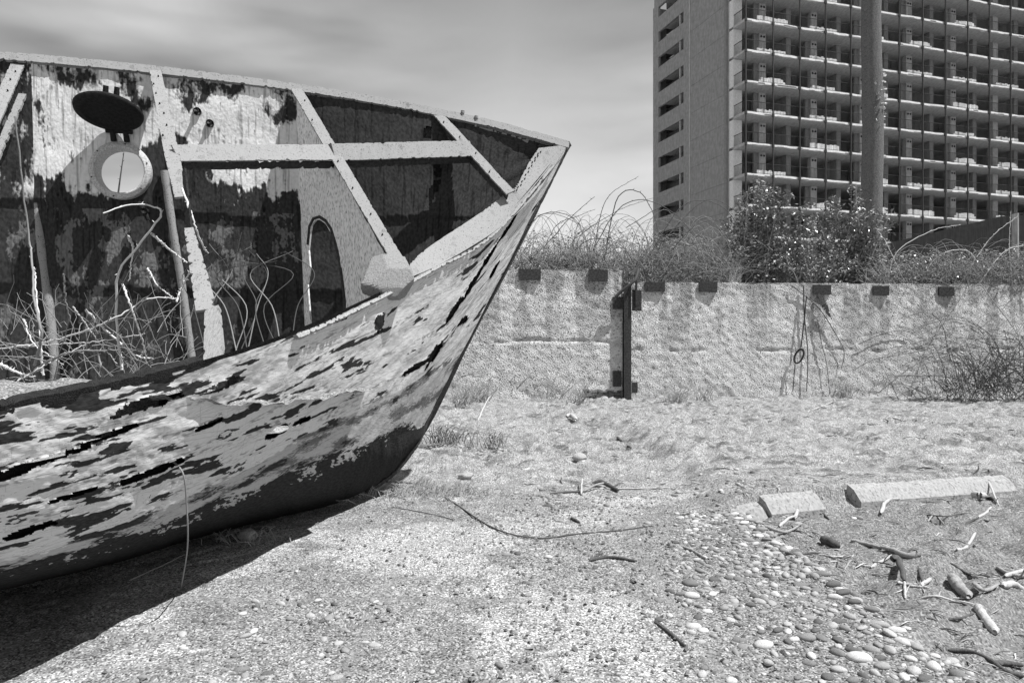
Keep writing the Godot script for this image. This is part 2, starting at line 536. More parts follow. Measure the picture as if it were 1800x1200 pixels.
# ------------------------------------------------------------------ block of flats
func make_building() -> void:
	var corner := at(1310, 600, 69.2)
	corner.y = 2.2
	var t := Node3D.new()
	t.name = numbered("apartment_tower")
	add_child(t)
	t.transform = Transform3D(Basis(Vector3(0.954, 0, -0.30), Vector3.UP, Vector3(0.30, 0, 0.954)), corner)
	tag(t, "abandoned concrete apartment tower with open balconies behind the brambles", "building")
	var put := func(called: String, b: MB, m: Material) -> MeshInstance3D:
		var o := MeshInstance3D.new()
		o.name = called
		o.mesh = b.mesh(m)
		t.add_child(o, true)
		return o
	var floors := 14
	var y0 := 17.6 - 5 * 3.014 - 2.2
	var wide := 45.0
	# shared meshes
	var pier := MB.new(); pier.box(Vector3(-0.38, 0, -0.5), Vector3(0.38, 2.74, 0.0))
	var pier_m := pier.mesh(M.bl_light)
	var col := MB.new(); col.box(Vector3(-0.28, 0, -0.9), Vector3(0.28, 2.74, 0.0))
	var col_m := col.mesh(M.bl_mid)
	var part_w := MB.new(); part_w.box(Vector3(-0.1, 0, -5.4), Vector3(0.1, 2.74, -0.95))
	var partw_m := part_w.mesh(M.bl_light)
	var duct := MB.new()
	for sx in [-0.17, 0.17]:
		var ring := PackedVector3Array([Vector3(sx, 2.42, 0.0), Vector3(sx, 2.42, 0.03)])
		duct.tube(ring, PackedFloat32Array([0.11, 0.11]), 10)
	var duct_m := duct.mesh(M.steel_dark)
	var lows := []
	for k in 4:
		var lw := MB.new()
		var rr := RandomNumberGenerator.new(); rr.seed = 500 + k
		var xa := -1.75 + rr.randf() * 0.3
		var xb := 1.6 + rr.randf() * 0.5
		var pieces := 12
		var hh := 0.78 if k < 2 else 0.6
		for i in pieces:
			var u0 := lerpf(xa, xb, float(i) / pieces)
			var u1 := lerpf(xa, xb, float(i + 1) / pieces)
			var edge := minf(float(i), pieces - 1.0 - i)
			var top := hh - (rr.randf() * 0.12) - (0.25 if edge < 1.0 and k % 2 == 1 else 0.0)
			lw.box(Vector3(u0, 0, 0.02), Vector3(u1, top, 0.14))
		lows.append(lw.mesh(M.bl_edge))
	var mesh_at := func(called: String, am: Mesh, p: Vector3) -> void:
		var o := MeshInstance3D.new()
		o.name = called
		o.mesh = am
		o.position = p
		t.add_child(o, true)
	var rr := RandomNumberGenerator.new(); rr.seed = 9
	for k in floors:
		var y := y0 + 3.014 * k
		# slab with a crumbling front edge
		var s := MB.new()
		var seg := 60
		var px := 0.0
		var jag := []
		for i in seg + 1:
			jag.append(Vector2(rr.randf_range(-0.10, 0.02), rr.randf_range(-0.03, 0.06)))
		for i in seg:
			var xa := wide * i / seg
			var xb := wide * (i + 1) / seg
			s.hexa([Vector3(xa, y - 0.26 + jag[i].y, jag[i].x), Vector3(xb, y - 0.26 + jag[i + 1].y, jag[i + 1].x), Vector3(xb, y - 0.26, -1.9), Vector3(xa, y - 0.26, -1.9),
				Vector3(xa, y, jag[i].x), Vector3(xb, y, jag[i + 1].x), Vector3(xb, y, -1.9), Vector3(xa, y, -1.9)])
		put.call("balcony_slab", s, M.bl_light)
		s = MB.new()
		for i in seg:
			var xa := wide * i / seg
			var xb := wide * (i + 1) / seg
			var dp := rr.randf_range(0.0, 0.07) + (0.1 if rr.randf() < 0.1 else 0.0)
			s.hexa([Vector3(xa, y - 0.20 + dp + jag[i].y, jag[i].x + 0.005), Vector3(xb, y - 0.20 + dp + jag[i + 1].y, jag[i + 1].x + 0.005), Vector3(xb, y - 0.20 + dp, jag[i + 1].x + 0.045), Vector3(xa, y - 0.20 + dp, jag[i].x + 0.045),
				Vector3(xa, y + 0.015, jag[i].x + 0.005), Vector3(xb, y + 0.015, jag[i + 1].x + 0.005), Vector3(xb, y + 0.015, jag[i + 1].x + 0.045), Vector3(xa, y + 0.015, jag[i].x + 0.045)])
		put.call("lit_slab_edge", s, M.bl_edge)  # pale strip added over the edge, its sunlit brightness put into the colour
		s = MB.new()
		s.box(Vector3(0.32, y - 0.27, -16.0), Vector3(wide, y - 0.003, -1.9))
		put.call("floor_slab", s, M.bl_light)
		if k == floors - 1:
			continue
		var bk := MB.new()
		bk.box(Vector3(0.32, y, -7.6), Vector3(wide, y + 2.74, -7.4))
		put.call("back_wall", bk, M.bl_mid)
		# railing of thin bars, bent back round the end of the balcony
		var rl := MB.new()
		var sag := rr.randf_range(-0.03, 0.03)
		rl.box(Vector3(0.02, y + 1.04 + sag, -0.10), Vector3(wide, y + 1.09 + sag, -0.05))
		rl.box(Vector3(0.02, y + 0.10, -0.095), Vector3(wide, y + 0.13, -0.06))
		var xb2 := 0.1
		while xb2 < wide:
			if rr.randf() > 0.04:
				rl.box(Vector3(xb2 - 0.010, y, -0.09), Vector3(xb2 + 0.010, y + 1.04 + sag, -0.065))
			xb2 += 0.17
		rl.box(Vector3(0.0, y + 1.04, -1.85), Vector3(0.05, y + 1.09, -0.05))
		for i in 10:
			rl.box(Vector3(0.01, y, -0.2 - i * 0.17), Vector3(0.036, y + 1.04, -0.175 - i * 0.17))
		put.call("railing", rl, M.steel_dark)
		var first := MB.new()
		first.box(Vector3(0.003, y, -2.6), Vector3(1.0, y + 2.74, -1.9))
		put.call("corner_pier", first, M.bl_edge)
		for j in 7:
			var xp := 3.44 + 6.3 * j
			mesh_at.call("pier", pier_m, Vector3(xp, y, -1.9))
			if xp < 30.0:
				mesh_at.call("vent_pipes", duct_m, Vector3(xp, y, -1.9))
			if rr.randf() > 0.18:
				mesh_at.call("low_wall", lows[rr.randi() % 4], Vector3(xp, y, -0.62))
			if xp + 3.15 < wide:
				mesh_at.call("column", col_m, Vector3(xp + 3.15, y, -1.9))
				mesh_at.call("partition_wall", partw_m, Vector3(xp + 3.15, y, -1.9))
			# door jamb wall beside the pier
			if j % 2 == 0 or rr.randf() < 0.5:
				var jw := MB.new()
				jw.box(Vector3(xp - 0.9, y, -2.3), Vector3(xp - 0.4, y + 2.74, -2.1))
				put.call("jamb_wall", jw, M.bl_mid)
	# poles of the old facade frame
	for k in 15:
		var p := MB.new()
		var x := 0.03 + 3.15 * k
		p.box(Vector3(x - 0.055, -2.0, 0.04), Vector3(x + 0.055, y0 + 3.014 * 13 + 0.5, 0.15))
		for f in floors:
			p.box(Vector3(x - 0.11, y0 + 3.014 * f - 0.3, 0.03), Vector3(x + 0.11, y0 + 3.014 * f - 0.02, 0.17))
		put.call("facade_pole", p, M.steel_dark)
	# end wall: solid panels near the front, slot windows towards the back
	for k in floors:
		var y := y0 + 3.014 * k
		var p := MB.new()
		p.box(Vector3(0.0, y - 0.27, -9.9), Vector3(0.3, y + 2.72, -2.62))
		put.call("end_panel", p, M.bl_end)
		p = MB.new()
		p.box(Vector3(-0.04, y - 0.27, -10.1), Vector3(0.3, y + 2.744, -9.9))
		put.call("joint_rib", p, M.bl_light)
		p = MB.new()
		p.box(Vector3(0.0, y - 0.27, -18.0), Vector3(0.3, y + 1.42, -10.1))
		put.call("spandrel_panel", p, M.bl_end)
		p = MB.new()
		p.box(Vector3(0.0, y + 1.42, -11.3), Vector3(0.3, y + 2.744, -10.1))
		put.call("window_jamb", p, M.bl_end)
		p = MB.new()
		p.box(Vector3(0.0, y + 1.42, -18.0), Vector3(0.3, y + 2.744, -17.0))
		put.call("window_jamb", p, M.bl_end)
		p = MB.new()
		p.box(Vector3(0.0, y + 2.66, -17.0), Vector3(0.3, y + 2.744, -11.3))
		put.call("window_lintel", p, M.bl_end)
		p = MB.new()
		p.box(Vector3(0.06, y + 1.42, -12.3), Vector3(0.2, y + 2.66, -12.1))
		put.call("window_post", p, M.bl_light)
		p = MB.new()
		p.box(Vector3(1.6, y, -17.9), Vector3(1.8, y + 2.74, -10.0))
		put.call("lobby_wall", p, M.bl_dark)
		# darker strip up the end wall near the corner
		p = MB.new()
		p.box(Vector3(-0.10, y - 0.27, -3.3), Vector3(-0.004, y + 2.744, -2.9))
		put.call("corner_strip", p, M.bl_mid)
	var bw := MB.new()
	bw.box(Vector3(0.0, -2.0, -18.3), Vector3(wide, y0 + 3.014 * 13, -18.0))
	put.call("rear_wall", bw, M.bl_end)
	bw = MB.new()
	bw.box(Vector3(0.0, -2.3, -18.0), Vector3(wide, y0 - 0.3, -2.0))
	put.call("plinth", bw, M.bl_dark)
	bw = MB.new()
	bw.box(Vector3(wide, -2.0, -18.3), Vector3(wide + 0.3, y0 + 3.014 * 13, -1.9))
	put.call("far_end_wall", bw, M.bl_end)

# ------------------------------------------------------------------ boat
var rail := []        # starboard deck edge
var bilge := []       # where the topsides turn under
var foot := []        # where the hull meets the sand
var prail := []       # port rail
var pfoot := []       # foot of the port side
const TURN := 0.8

func hull_point(s: float, t: float) -> Vector3:
	var a := spline(rail, s)
	var b := spline(bilge, s)
	var c := spline(foot, s)
	if t <= TURN:
		var u := t / TURN
		return a.lerp(b, u) + Vector3(0.857, -0.1, 0.504) * (sin(PI * u) * 0.03 * pow(1.0 - s, 0.6))
	var u2 := (t - TURN) / (1.0 - TURN)
	return b.lerp(c, u2) + Vector3(0.5, -0.6, 0.4) * (sin(PI * u2) * 0.03)

func port_point(s: float, t: float) -> Vector3:
	var p := spline(prail, s).lerp(spline(pfoot, s), t)
	return p + Vector3(-0.12, 0.0, -0.9) * (sin(PI * t) * 0.05)

func hull_holes(s: float, t: float) -> float:
	# > 0 inside a hole; [s, t, half length, half height, slope]
	var best := -1.0
	for h in [[0.289, 0.112, 0.050, 0.034, -0.25], [0.668, 0.15, 0.012, 0.05, 2.0], [0.860, 0.472, 0.018, 0.052, -1.0], [0.815, 0.49, 0.04, 0.015, -0.2],
			[0.915, 0.085, 0.013, 0.035, -2.0], [0.895, 0.15, 0.011, 0.05, -2.2], [0.882, 0.225, 0.013, 0.05, -3.0], [0.860, 0.295, 0.014, 0.05, -2.0], [0.92, 0.43, 0.02, 0.018, 1.0], [0.945, 0.30, 0.008, 0.03, 0.0],
			[0.165, 0.262, 0.062, 0.018, -0.3], [0.245, 0.215, 0.04, 0.016, -0.3], [0.30, 0.468, 0.055, 0.022, -0.25], [0.15, 0.60, 0.035, 0.022, -0.3], [0.507, 0.50, 0.028, 0.03, -0.2], [0.552, 0.50, 0.018, 0.018, -0.2], [0.39, 0.13, 0.026, 0.026, -0.3], [0.125, 0.29, 0.03, 0.02, -0.2], [0.20, 0.47, 0.035, 0.012, -0.3], [0.375, 0.31, 0.025, 0.014, -0.3]]:
		var ds: float = s - h[0]
		if absf(ds) > h[2] * 1.5:
			continue
		var dt: float = t - h[1] - ds * h[4]
		var q: float = 1.0 - (ds * ds) / (h[2] * h[2]) - (dt * dt) / (h[3] * h[3])
		best = maxf(best, q)
	return best

func hull_material() -> StandardMaterial3D:
	var w := 2048
	var h := 640
	var S := FastNoiseLite.TYPE_SIMPLEX
	var peel := noise_bytes(w, h, 0.016, S, 5, 101, 480, h)
	var where := noise_bytes(w, h, 0.006, S, 3, 106, 900, h)
	var fine := noise_bytes(w, h, 0.07, S, 4, 102, 700, h)
	var hair := noise_bytes(w, h, 0.022, S, 3, 103, 300, h)
	var grain := noise_bytes(w, h, 0.16, S, 3, 104, 512, h)
	var spot := noise_bytes(w, h, 0.03, FastNoiseLite.TYPE_CELLULAR, 1, 105, 900, h)
	var o := PackedByteArray(); o.resize(w * h)
	var hg := PackedByteArray(); hg.resize(w * h)
	# fine scratches and drip lines in the paint
	var scr := PackedByteArray(); scr.resize(w * h)
	var sr := RandomNumberGenerator.new(); sr.seed = 64
	for k in 420:
		var x := sr.randf_range(0.12, 0.99) * w
		var y := sr.randf_range(0.02, 0.75) * h
		var ln := int(sr.randf_range(40, 300))
		var sl := sr.randf_range(-0.35, 0.15)
		var bend := sr.randf_range(-0.0008, 0.0008)
		var st := sr.randi_range(60, 200)
		for e in ln:
			var yy := int(y + sl * e + bend * e * e)
			var xx := int(x + e)
			if xx < w and yy >= 0 and yy < h:
				scr[yy * w + xx] = st
	for k in 260:
		var x := int(sr.randf_range(0.12, 0.97) * w)
		var y := sr.randf_range(0.05, 0.6) * h
		var st := sr.randi_range(40, 130)
		for e in sr.randi_range(10, 70):
			var xx := clampi(x + int(2.0 * sin(e * 0.08 + k)), 0, w - 1)
			if y + e < h:
				scr[int(y + e) * w + xx] = st
	for j in h:
		var t := float(j) / h
		for i in w:
			var s := float(i) / w
			# follow the sheer so that flakes run with the planks
			var q := j * w + i
			var p := peel[q] / 255.0
			var f := fine[q] / 255.0
			var g := grain[q] / 255.0
			var aft := clampf((0.62 - s) / 0.5, 0.0, 1.0)
			var thr := 0.725 - 0.085 * aft - 0.34 * (where[q] / 255.0 - 0.5)
			if t < 0.10:
				thr -= 0.14 * (1.0 - t / 0.10) * (0.4 + 0.6 * aft)
			if s > 0.6:
				thr += 0.10 * smoothstep(0.6, 0.72, s)
			if t > 0.45 and s < 0.7:
				thr += 0.02
			var k := 0.60 + 0.10 * (g - 0.5)
			var lift := 150.0
			var mark := p + 0.16 * (f - 0.5)
			if mark > thr:
				k = 0.022 + 0.03 * g
				lift = 90.0
			elif mark > thr - 0.010:
				k = 0.30
				lift = 120.0
			elif spot[q] > 246 and f > 0.52:
				k = 0.06
				lift = 100.0
			else:
				# dirt in long smears and hairline cracks
				var sm := clampf((hair[q] / 255.0 - 0.60) * 5.0, 0.0, 1.0) * clampf((f - 0.42) * 5.0, 0.0, 1.0)
				k *= (1.0 - 0.5 * sm) * (1.0 - 0.7 * scr[q] / 255.0)
				if absf(hair[q] - 128.0) < 1.3 and g > 0.42:
					k *= 0.42
					lift = 120.0
			# worn boot-top and bottom paint, blackened with painted-in shade where the hull turns under
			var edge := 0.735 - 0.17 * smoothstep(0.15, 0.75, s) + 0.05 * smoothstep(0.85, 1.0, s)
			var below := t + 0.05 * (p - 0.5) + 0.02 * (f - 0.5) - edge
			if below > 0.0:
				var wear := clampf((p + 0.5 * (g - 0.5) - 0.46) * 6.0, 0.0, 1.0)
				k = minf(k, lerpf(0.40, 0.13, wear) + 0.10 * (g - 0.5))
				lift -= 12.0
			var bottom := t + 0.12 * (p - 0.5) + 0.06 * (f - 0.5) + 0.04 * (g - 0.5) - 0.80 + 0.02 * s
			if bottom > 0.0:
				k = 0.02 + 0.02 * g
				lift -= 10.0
			o[q] = clampi(int(k * 255.0), 0, 255)
			hg[q] = clampi(int(lift + 40.0 * (g - 0.5) + 30.0 * (f - 0.5)), 0, 255)
	var m := StandardMaterial3D.new()
	m.albedo_texture = grey_texture(o, w, h)
	m.normal_enabled = true
	m.normal_texture = normal_texture(hg, w, h, 3.0)
	m.normal_scale = 0.8
	m.roughness = 0.8
	m.metallic_specular = 0.15
	return m

func port_material() -> StandardMaterial3D:
	var w := 1536
	var h := 640
	var S := FastNoiseLite.TYPE_SIMPLEX
	var a := noise_bytes(w, h, 0.010, S, 5, 201)
	var f := noise_bytes(w, h, 0.09, S, 4, 202)
	var st := noise_bytes(w, h, 0.06, S, 4, 203, w, 60)
	var dots := FastNoiseLite.new()
	var o := PackedByteArray(); o.resize(w * h)
	var hg := PackedByteArray(); hg.resize(w * h)
	var drips := []
	var r := RandomNumberGenerator.new(); r.seed = 31
	var dr := PackedFloat32Array(); dr.resize(w * h)
	for n in 150:
		# rust heads with a run of stain below each, soft at the edges
		var x := r.randf_range(0.15, 0.56) * w
		var y := r.randf_range(0.05, 0.42) * h
		var rad := 1.5 + 4.0 * r.randf() * r.randf()
		var lng := r.randf_range(6.0, 16.0) + 26.0 * r.randf() * r.randf()
		var deep := r.randf_range(0.45, 0.95)
		for dy in range(-7, int(lng)):
			for dx in range(-8, 9):
				var px := int(x + dx)
				var py := int(y + dy)
				if px < 0 or px >= w or py < 0 or py >= h:
					continue
				var head := clampf(1.4 - Vector2(dx, dy).length() / rad, 0.0, 1.0)
				var run := 0.0
				if dy > 0:
					run = clampf(1.2 - absf(dx) / (0.5 * rad + 0.4), 0.0, 1.0) * (1.0 - dy / lng)
				var q := py * w + px
				var tone := deep * maxf(head, run * 0.85) * clampf(0.5 + f[q] / 200.0, 0.0, 1.0)
				dr[q] = maxf(dr[q], tone)
	for j in h:
		var t := float(j) / h
		for i in w:
			var q := j * w + i
			var s := float(i) / w
			var n := a[q] / 255.0
			var g := f[q] / 255.0
			var u := st[q] / 255.0
			# how much white paint is left: most in the upper aft bay, little below and forward
			var keep := 0.16
			if s > 0.150 and s < 0.565:
				keep = 0.75 - 0.22 * (1.0 - smoothstep(0.05, 0.12, t + 0.10 * (n - 0.5))) - 1.15 * smoothstep(0.29, 0.40, t + 0.05 * (u - 0.5) + 0.16 * (n - 0.5))
			elif s >= 0.565:
				keep = 0.05
			else:
				keep = 0.32
			if t > 0.38 and s < 0.56:
				keep = maxf(keep, 0.37 - 0.16 * smoothstep(0.50, 0.75, t))
			# round the porthole the paint is burnt and gone
			var pr := sqrt(pow((s - 0.352) / 0.062, 2.0) + pow((t - 0.335) / 0.135, 2.0))
			keep -= 0.7 * (1.0 - smoothstep(0.85, 1.35, pr + 0.5 * (n - 0.5)))
			var wht := smoothstep(-0.09, 0.10, keep - (1.0 - (0.66 * n + 0.22 * u + 0.16 * g)))
			var k := lerpf(0.025 + 0.03 * g, 0.66 + 0.16 * (g - 0.5), wht)
			k = minf(k, lerpf(0.8, 0.09 + 0.08 * g, smoothstep(0.33, 0.38, t + 0.04 * (n - 0.5))))
			k *= 1.0 - 0.9 * dr[q]
			k *= 1.0 - 0.45 * clampf((u - 0.62) * 5.0, 0.0, 1.0)
			o[q] = clampi(int(k * 255.0), 0, 255)
			hg[q] = clampi(int(90.0 + 60.0 * wht + 60.0 * (g - 0.5) - 50.0 * dr[q]), 0, 255)
	var m := StandardMaterial3D.new()
	m.albedo_texture = grey_texture(o, w, h)
	m.normal_enabled = true
	m.normal_texture = normal_texture(hg, w, h, 3.0)
	m.normal_scale = 0.8
	m.roughness = 0.9
	m.metallic_specular = 0.15
	return m

# a flat steel bar along points, facing nrm, with corroded edges
func bar(b: MB, p: PackedVector3Array, wid: PackedFloat32Array, nrm: Vector3, thick: float, jag: float, sd: int) -> void:
	var nz := FastNoiseLite.new()
	nz.seed = sd; nz.frequency = 17.0; nz.fractal_octaves = 4
	var total := 0.0
	for i in p.size() - 1:
		total += p[i].distance_to(p[i + 1])
	var m := maxi(2, int(total / 0.011))
	var rows := []
	for i in m + 1:
		var f := float(i) / m * (p.size() - 1)
		var k := mini(int(f), p.size() - 2)
		var c := p[k].lerp(p[k + 1], f - k)
		var d := (p[k + 1] - p[k]).normalized()
		var side := d.cross(nrm).normalized()
		var ww := lerpf(wid[mini(k, wid.size() - 1)], wid[mini(k + 1, wid.size() - 1)], f - k) * 0.5
		var along := total * i / m
		var ja := maxf(0.0, nz.get_noise_1d(along) - 0.12) * jag
		var jb := maxf(0.0, nz.get_noise_1d(along + 50.0) - 0.12) * jag
		var nn := side.cross(d).normalized()
		if nn.dot(nrm) < 0.0:
			nn = -nn
		var bow := nn * (0.004 * nz.get_noise_1d(along * 0.3 + 9.0))
		rows.append([c - side * (ww - ja) + bow, c + side * (ww - jb) + bow, nn])
	for i in m:
		var r0: Array = rows[i]
		var r1: Array = rows[i + 1]
		var t0: Vector3 = r0[2] * thick
		var t1: Vector3 = r1[2] * thick
		face_to(b, r0[0], r0[1], r1[1], r1[0], r0[2])
		face_to(b, r0[0] - t0, r0[1] - t0, r1[1] - t1, r1[0] - t1, -r0[2])
		face_to(b, r0[0], r0[0] - t0, r1[0] - t1, r1[0], r0[0] - r0[1])
		face_to(b, r0[1], r0[1] - t0, r1[1] - t1, r1[1], r0[1] - r0[0])
	for e in [0, m]:
		var r: Array = rows[e]
		var tt: Vector3 = r[2] * thick
		face_to(b, r[0], r[1], r[1] - tt, r[0] - tt, p[0] - p[1] if e == 0 else p[1] - p[0])

func face_to(b: MB, p: Vector3, q: Vector3, r: Vector3, s: Vector3, towards: Vector3) -> void:
	if (r - p).cross(q - p).dot(towards) >= 0.0:
		b.quad(p, q, r, s)
	else:
		b.quad(p, s, r, q)

func bolt_mesh(m: Material) -> ArrayMesh:
	var b := MB.new()
	b.tube(PackedVector3Array([Vector3(0, -0.01, 0), Vector3(0, 0.012, 0)]), PackedFloat32Array([0.006, 0.005]), 6)
	return b.mesh(m)

func along_normal(o: Node3D, p: Vector3, n: Vector3) -> void:
	var x := n.cross(Vector3.FORWARD if absf(n.z) < 0.9 else Vector3.RIGHT).normalized()
	o.transform = Transform3D(Basis(x, n, x.cross(n)), p + o.position)

func make_boat() -> void:
	for p in [[-260, 780, 1.75], [0, 722, 2.02], [200, 680, 2.36], [380, 634, 2.82], [520, 586, 3.36], [640, 532, 4.05], [760, 470, 4.8], [870, 404, 5.4], [1000, 253, 6.2]]:
		rail.append(at(p[0], p[1], p[2]))
	for p in [[-260, 1050, 1.95], [0, 1005, 2.28], [190, 953, 2.66], [330, 903, 3.12], [450, 857, 3.62], [560, 815, 4.22], [640, 787, 4.76], [700, 765, 5.2], [748, 745, 5.55]]:
		bilge.append(at(p[0], p[1], p[2]))
	for p in [[-260, 1100, 3.0], [0, 1037, 3.45], [190, 992, 3.8], [340, 947, 4.32], [470, 914, 4.79], [570, 891, 5.12], [640, 863, 5.3], [690, 828, 5.42], [730, 778, 5.52]]:
		foot.append(at(p[0], p[1], p[2]))
	for p in [[-260, 80, 4.85], [0, 97, 5.1], [135, 108, 5.25], [270, 121, 5.4], [395, 136, 5.55], [517, 152, 5.7], [640, 171, 5.83], [765, 195, 5.95], [880, 220, 6.08], [1000, 253, 6.2]]:
		prail.append(at(p[0], p[1], p[2]))
	for p in [[-260, 830, 4.9], [0, 790, 5.16], [135, 775, 5.31], [270, 760, 5.46], [395, 745, 5.6], [517, 735, 5.74], [640, 760, 5.66], [735, 770, 5.56], [860, 525, 5.82], [995, 262, 6.2]]:
		pfoot.append(at(p[0], p[1], p[2]))
	var boat := thing("wrecked_boat", "wrecked boat lying heeled over on the sand with peeling white hull", "boat", on_ground(560, 895))
	# --- topsides facing the camera, real holes rotted through
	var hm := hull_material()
	var b := MB.new()
	var ns := 560
	var nt := 150
	var nz := FastNoiseLite.new(); nz.seed = 8; nz.frequency = 1.0; nz.fractal_octaves = 4
	var solid := PackedByteArray(); solid.resize((ns + 1) * (nt + 1))
	for i in ns + 1:
		var s := float(i) / ns
		for j in nt + 1:
			var t := float(j) / nt
			var p := hull_point(s, t)
			var wav := nz.get_noise_2d(s * 14.0, t * 5.0)
			var torn := hull_holes(s, t) + 0.75 * nz.get_noise_2d(s * 95.0 + 9.0, t * 24.0)
			solid[i * (nt + 1) + j] = 0 if torn > 0.22 else 1
			# dents, and lips curling out along the tears
			p += Vector3(0.84, -0.2, 0.5) * (0.010 * wav + 0.005 * smoothstep(-0.3, 0.2, torn) * (0.5 + nz.get_noise_2d(s * 60.0, t * 20.0)))
			b.vert(p, Vector3.RIGHT, Vector2(s, t))
	for i in ns:
		for j in nt:
			var q := i * (nt + 1) + j
			if solid[q] + solid[q + 1] + solid[q + nt + 1] + solid[q + nt + 2] < 3:
				continue
			for k in [q, q + nt + 2, q + 1, q, q + nt + 1, q + nt + 2]:
				b.idx.append(k)
	b.smooth()
	var hull := part(boat, "starboard_hull", b, hm, "peeling white hull side with rotted holes and bottom paint darkened with painted underside shade")
	# inner skin, a plank's thickness behind
	b = MB.new()
	for i in 81:
		var s := float(i) / 80.0
		for j in 25:
			var p := hull_point(s, j / 24.0)
			b.vert(p + Vector3(-0.055, 0.012, -0.035) * (1.0 - 0.7 * s), Vector3.LEFT, Vector2(s, j / 24.0))
	solid.resize(81 * 25)
	for i in 80:
		for j in 24:
			if hull_holes((i + 0.5) / 80.0, (j + 0.5) / 24.0) > -0.6:
				continue
			var q := i * 25 + j
			for k in [q, q + 1, q + 26, q, q + 26, q + 25]:
				b.idx.append(k)
	b.smooth()
	part(boat, "inner_planking", b, M.rust_dark)
	# bottom under the sand line
	b = MB.new()
	for i in 61:
		var s := i / 60.0
		b.vert(spline(foot, s), Vector3.DOWN); b.vert(spline(pfoot, s).lerp(spline(foot, s), 0.1) - Vector3(0, 0.05, 0), Vector3.DOWN)
	for i in 60:
		for k in [2 * i, 2 * i + 1, 2 * i + 3, 2 * i, 2 * i + 3, 2 * i + 2]:
			b.idx.append(k)
	b.smooth()
	part(boat, "bottom_planking", b, M.rust_dark)
	# --- port side seen from inside, lapped strakes, a round opening for the porthole
	var pc := at(213, 301, 5.37)
	var pn := Vector3(0.22, -0.03, 0.97).normalized()
	var best := 9.0
	var pm := port_material()
	b = MB.new()
	ns = 300
	nt = 130
	solid.resize((ns + 1) * (nt + 1))
	for i in ns + 1:
		var s := float(i) / ns
		for j in nt + 1:
			var t := float(j) / nt
			var p := port_point(s, t)
			var seam := 2.20 + 0.03 * sin(s * 9.0)
			var off := 0.022 if p.y > seam else (0.0 if p.y > 1.60 else -0.022)
			off *= 1.0 - smoothstep(0.75, 0.95, s)
			p += pn * (off + 0.012 * nz.get_noise_2d(s * 12.0, t * 6.0))
			var dd := p - pc
			var rad := (dd - pn * dd.dot(pn)).length()
			var gone := rad < 0.180 and absf(dd.dot(pn)) < 0.3
			# torn slit and small rust holes forward
			var bear := Vector2(p.x / -p.z, (p.y - EYE) / -p.z)
			if absf(bear.x + 0.112 - 0.008 * sin(bear.y * 60.0)) < 0.0035 + 0.003 * nz.get_noise_1d(bear.y * 90.0) and bear.y > 0.185 and bear.y < 0.30 and nz.get_noise_1d(bear.y * 70.0) > -0.12:
				gone = true
			solid[i * (nt + 1) + j] = 0 if gone else 1
			b.vert(p, pn, Vector2(s, t))
	for i in ns:
		for j in nt:
			var q := i * (nt + 1) + j
			if solid[q] + solid[q + 1] + solid[q + nt + 1] + solid[q + nt + 2] < 4:
				continue
			for k in [q, q + nt + 2, q + 1, q, q + nt + 1, q + nt + 2]:
				b.idx.append(k)
	b.smooth()
	part(boat, "port_side", b, pm, "rusted inner face of the far hull side with streaked white paint")
	# outside of the port side
	b = MB.new()
	for i in 61:
		for j in 21:
			b.vert(port_point(i / 60.0, j / 20.0) - pn * 0.06 * (1.0 - i / 60.0), -pn)
	for i in 60:
		for j in 20:
			var q := i * 21 + j
			var mid := (b.v[q] + b.v[q + 22]) / 2.0 - pc
			if (mid - pn * mid.dot(pn)).length() < 0.30:
				continue
			for k in [q, q + 1, q + 22, q, q + 22, q + 21]:
				b.idx.append(k)
	b.smooth()
	part(boat, "outer_port_planking", b, M.rust)
	# --- porthole: ring, sleeve, hinged cover swung up
	var px := pn.cross(Vector3.UP).normalized() * -1.0
	var py := pn.cross(px).normalized()
	if py.y < 0.0:
		py = -py
	b = MB.new()
	var prof := [[0.168, -0.10], [0.168, 0.050], [0.174, 0.060], [0.186, 0.058], [0.191, 0.050], [0.206, 0.048], [0.215, 0.036], [0.215, -0.02]]
	var seg := 64
	for k in seg + 1:
		var a := TAU * k / seg
		for q in prof:
			b.vert(pc + (px * cos(a) + py * sin(a)) * q[0] + pn * q[1], pn)
	for k in seg:
		for q in prof.size() - 1:
			var i := k * prof.size() + q
			for e in [i, i + 1, i + prof.size() + 1, i, i + prof.size() + 1, i + prof.size()]:
				b.idx.append(e)
	b.smooth()
	var hole := part(boat, "porthole", b, M.bronze, "round bronze porthole ring open to the sky")
	for k in 6:
		var a := TAU * (k + 0.3) / 6.0
		var nb := part_mesh(hole, "bolt", bolt_mesh(M.rust))
		along_normal(nb, pc + (px * cos(a) + py * sin(a)) * 0.199 + pn * 0.045, pn)
	# locking dog below the ring
	b = MB.new()
	var dog := pc + px * 0.13 - py * 0.24 + pn * 0.05
	b.tube(PackedVector3Array([dog, dog + px * 0.05 - py * 0.07 + pn * 0.03, dog + px * 0.07 - py * 0.13 + pn * 0.02]), PackedFloat32Array([0.022, 0.018, 0.014]), 6)
	b.tube(PackedVector3Array([dog + px * 0.05 - py * 0.06 - pn * 0.01, dog + px * 0.055 - py * 0.065 + pn * 0.07]), PackedFloat32Array([0.022, 0.022]), 8)
	part(hole, "locking_dog", b, M.rust_dark)
	b = MB.new()
	var hc := at(190, 199, 5.12)
	var cn := Vector3(0.14, -0.60, 0.80).normalized()      # underside of the cover faces down to the camera
	var cx := Vector3(0.98, -0.17, -0.2).normalized()
	cx = (cx - cn * cx.dot(cn)).normalized()
	var cy := cn.cross(cx)
	cn = Vector3(0.05, -0.95, 0.30).normalized()
	cx = (cx - cn * cx.dot(cn)).normalized()
	cy = cn.cross(cx)
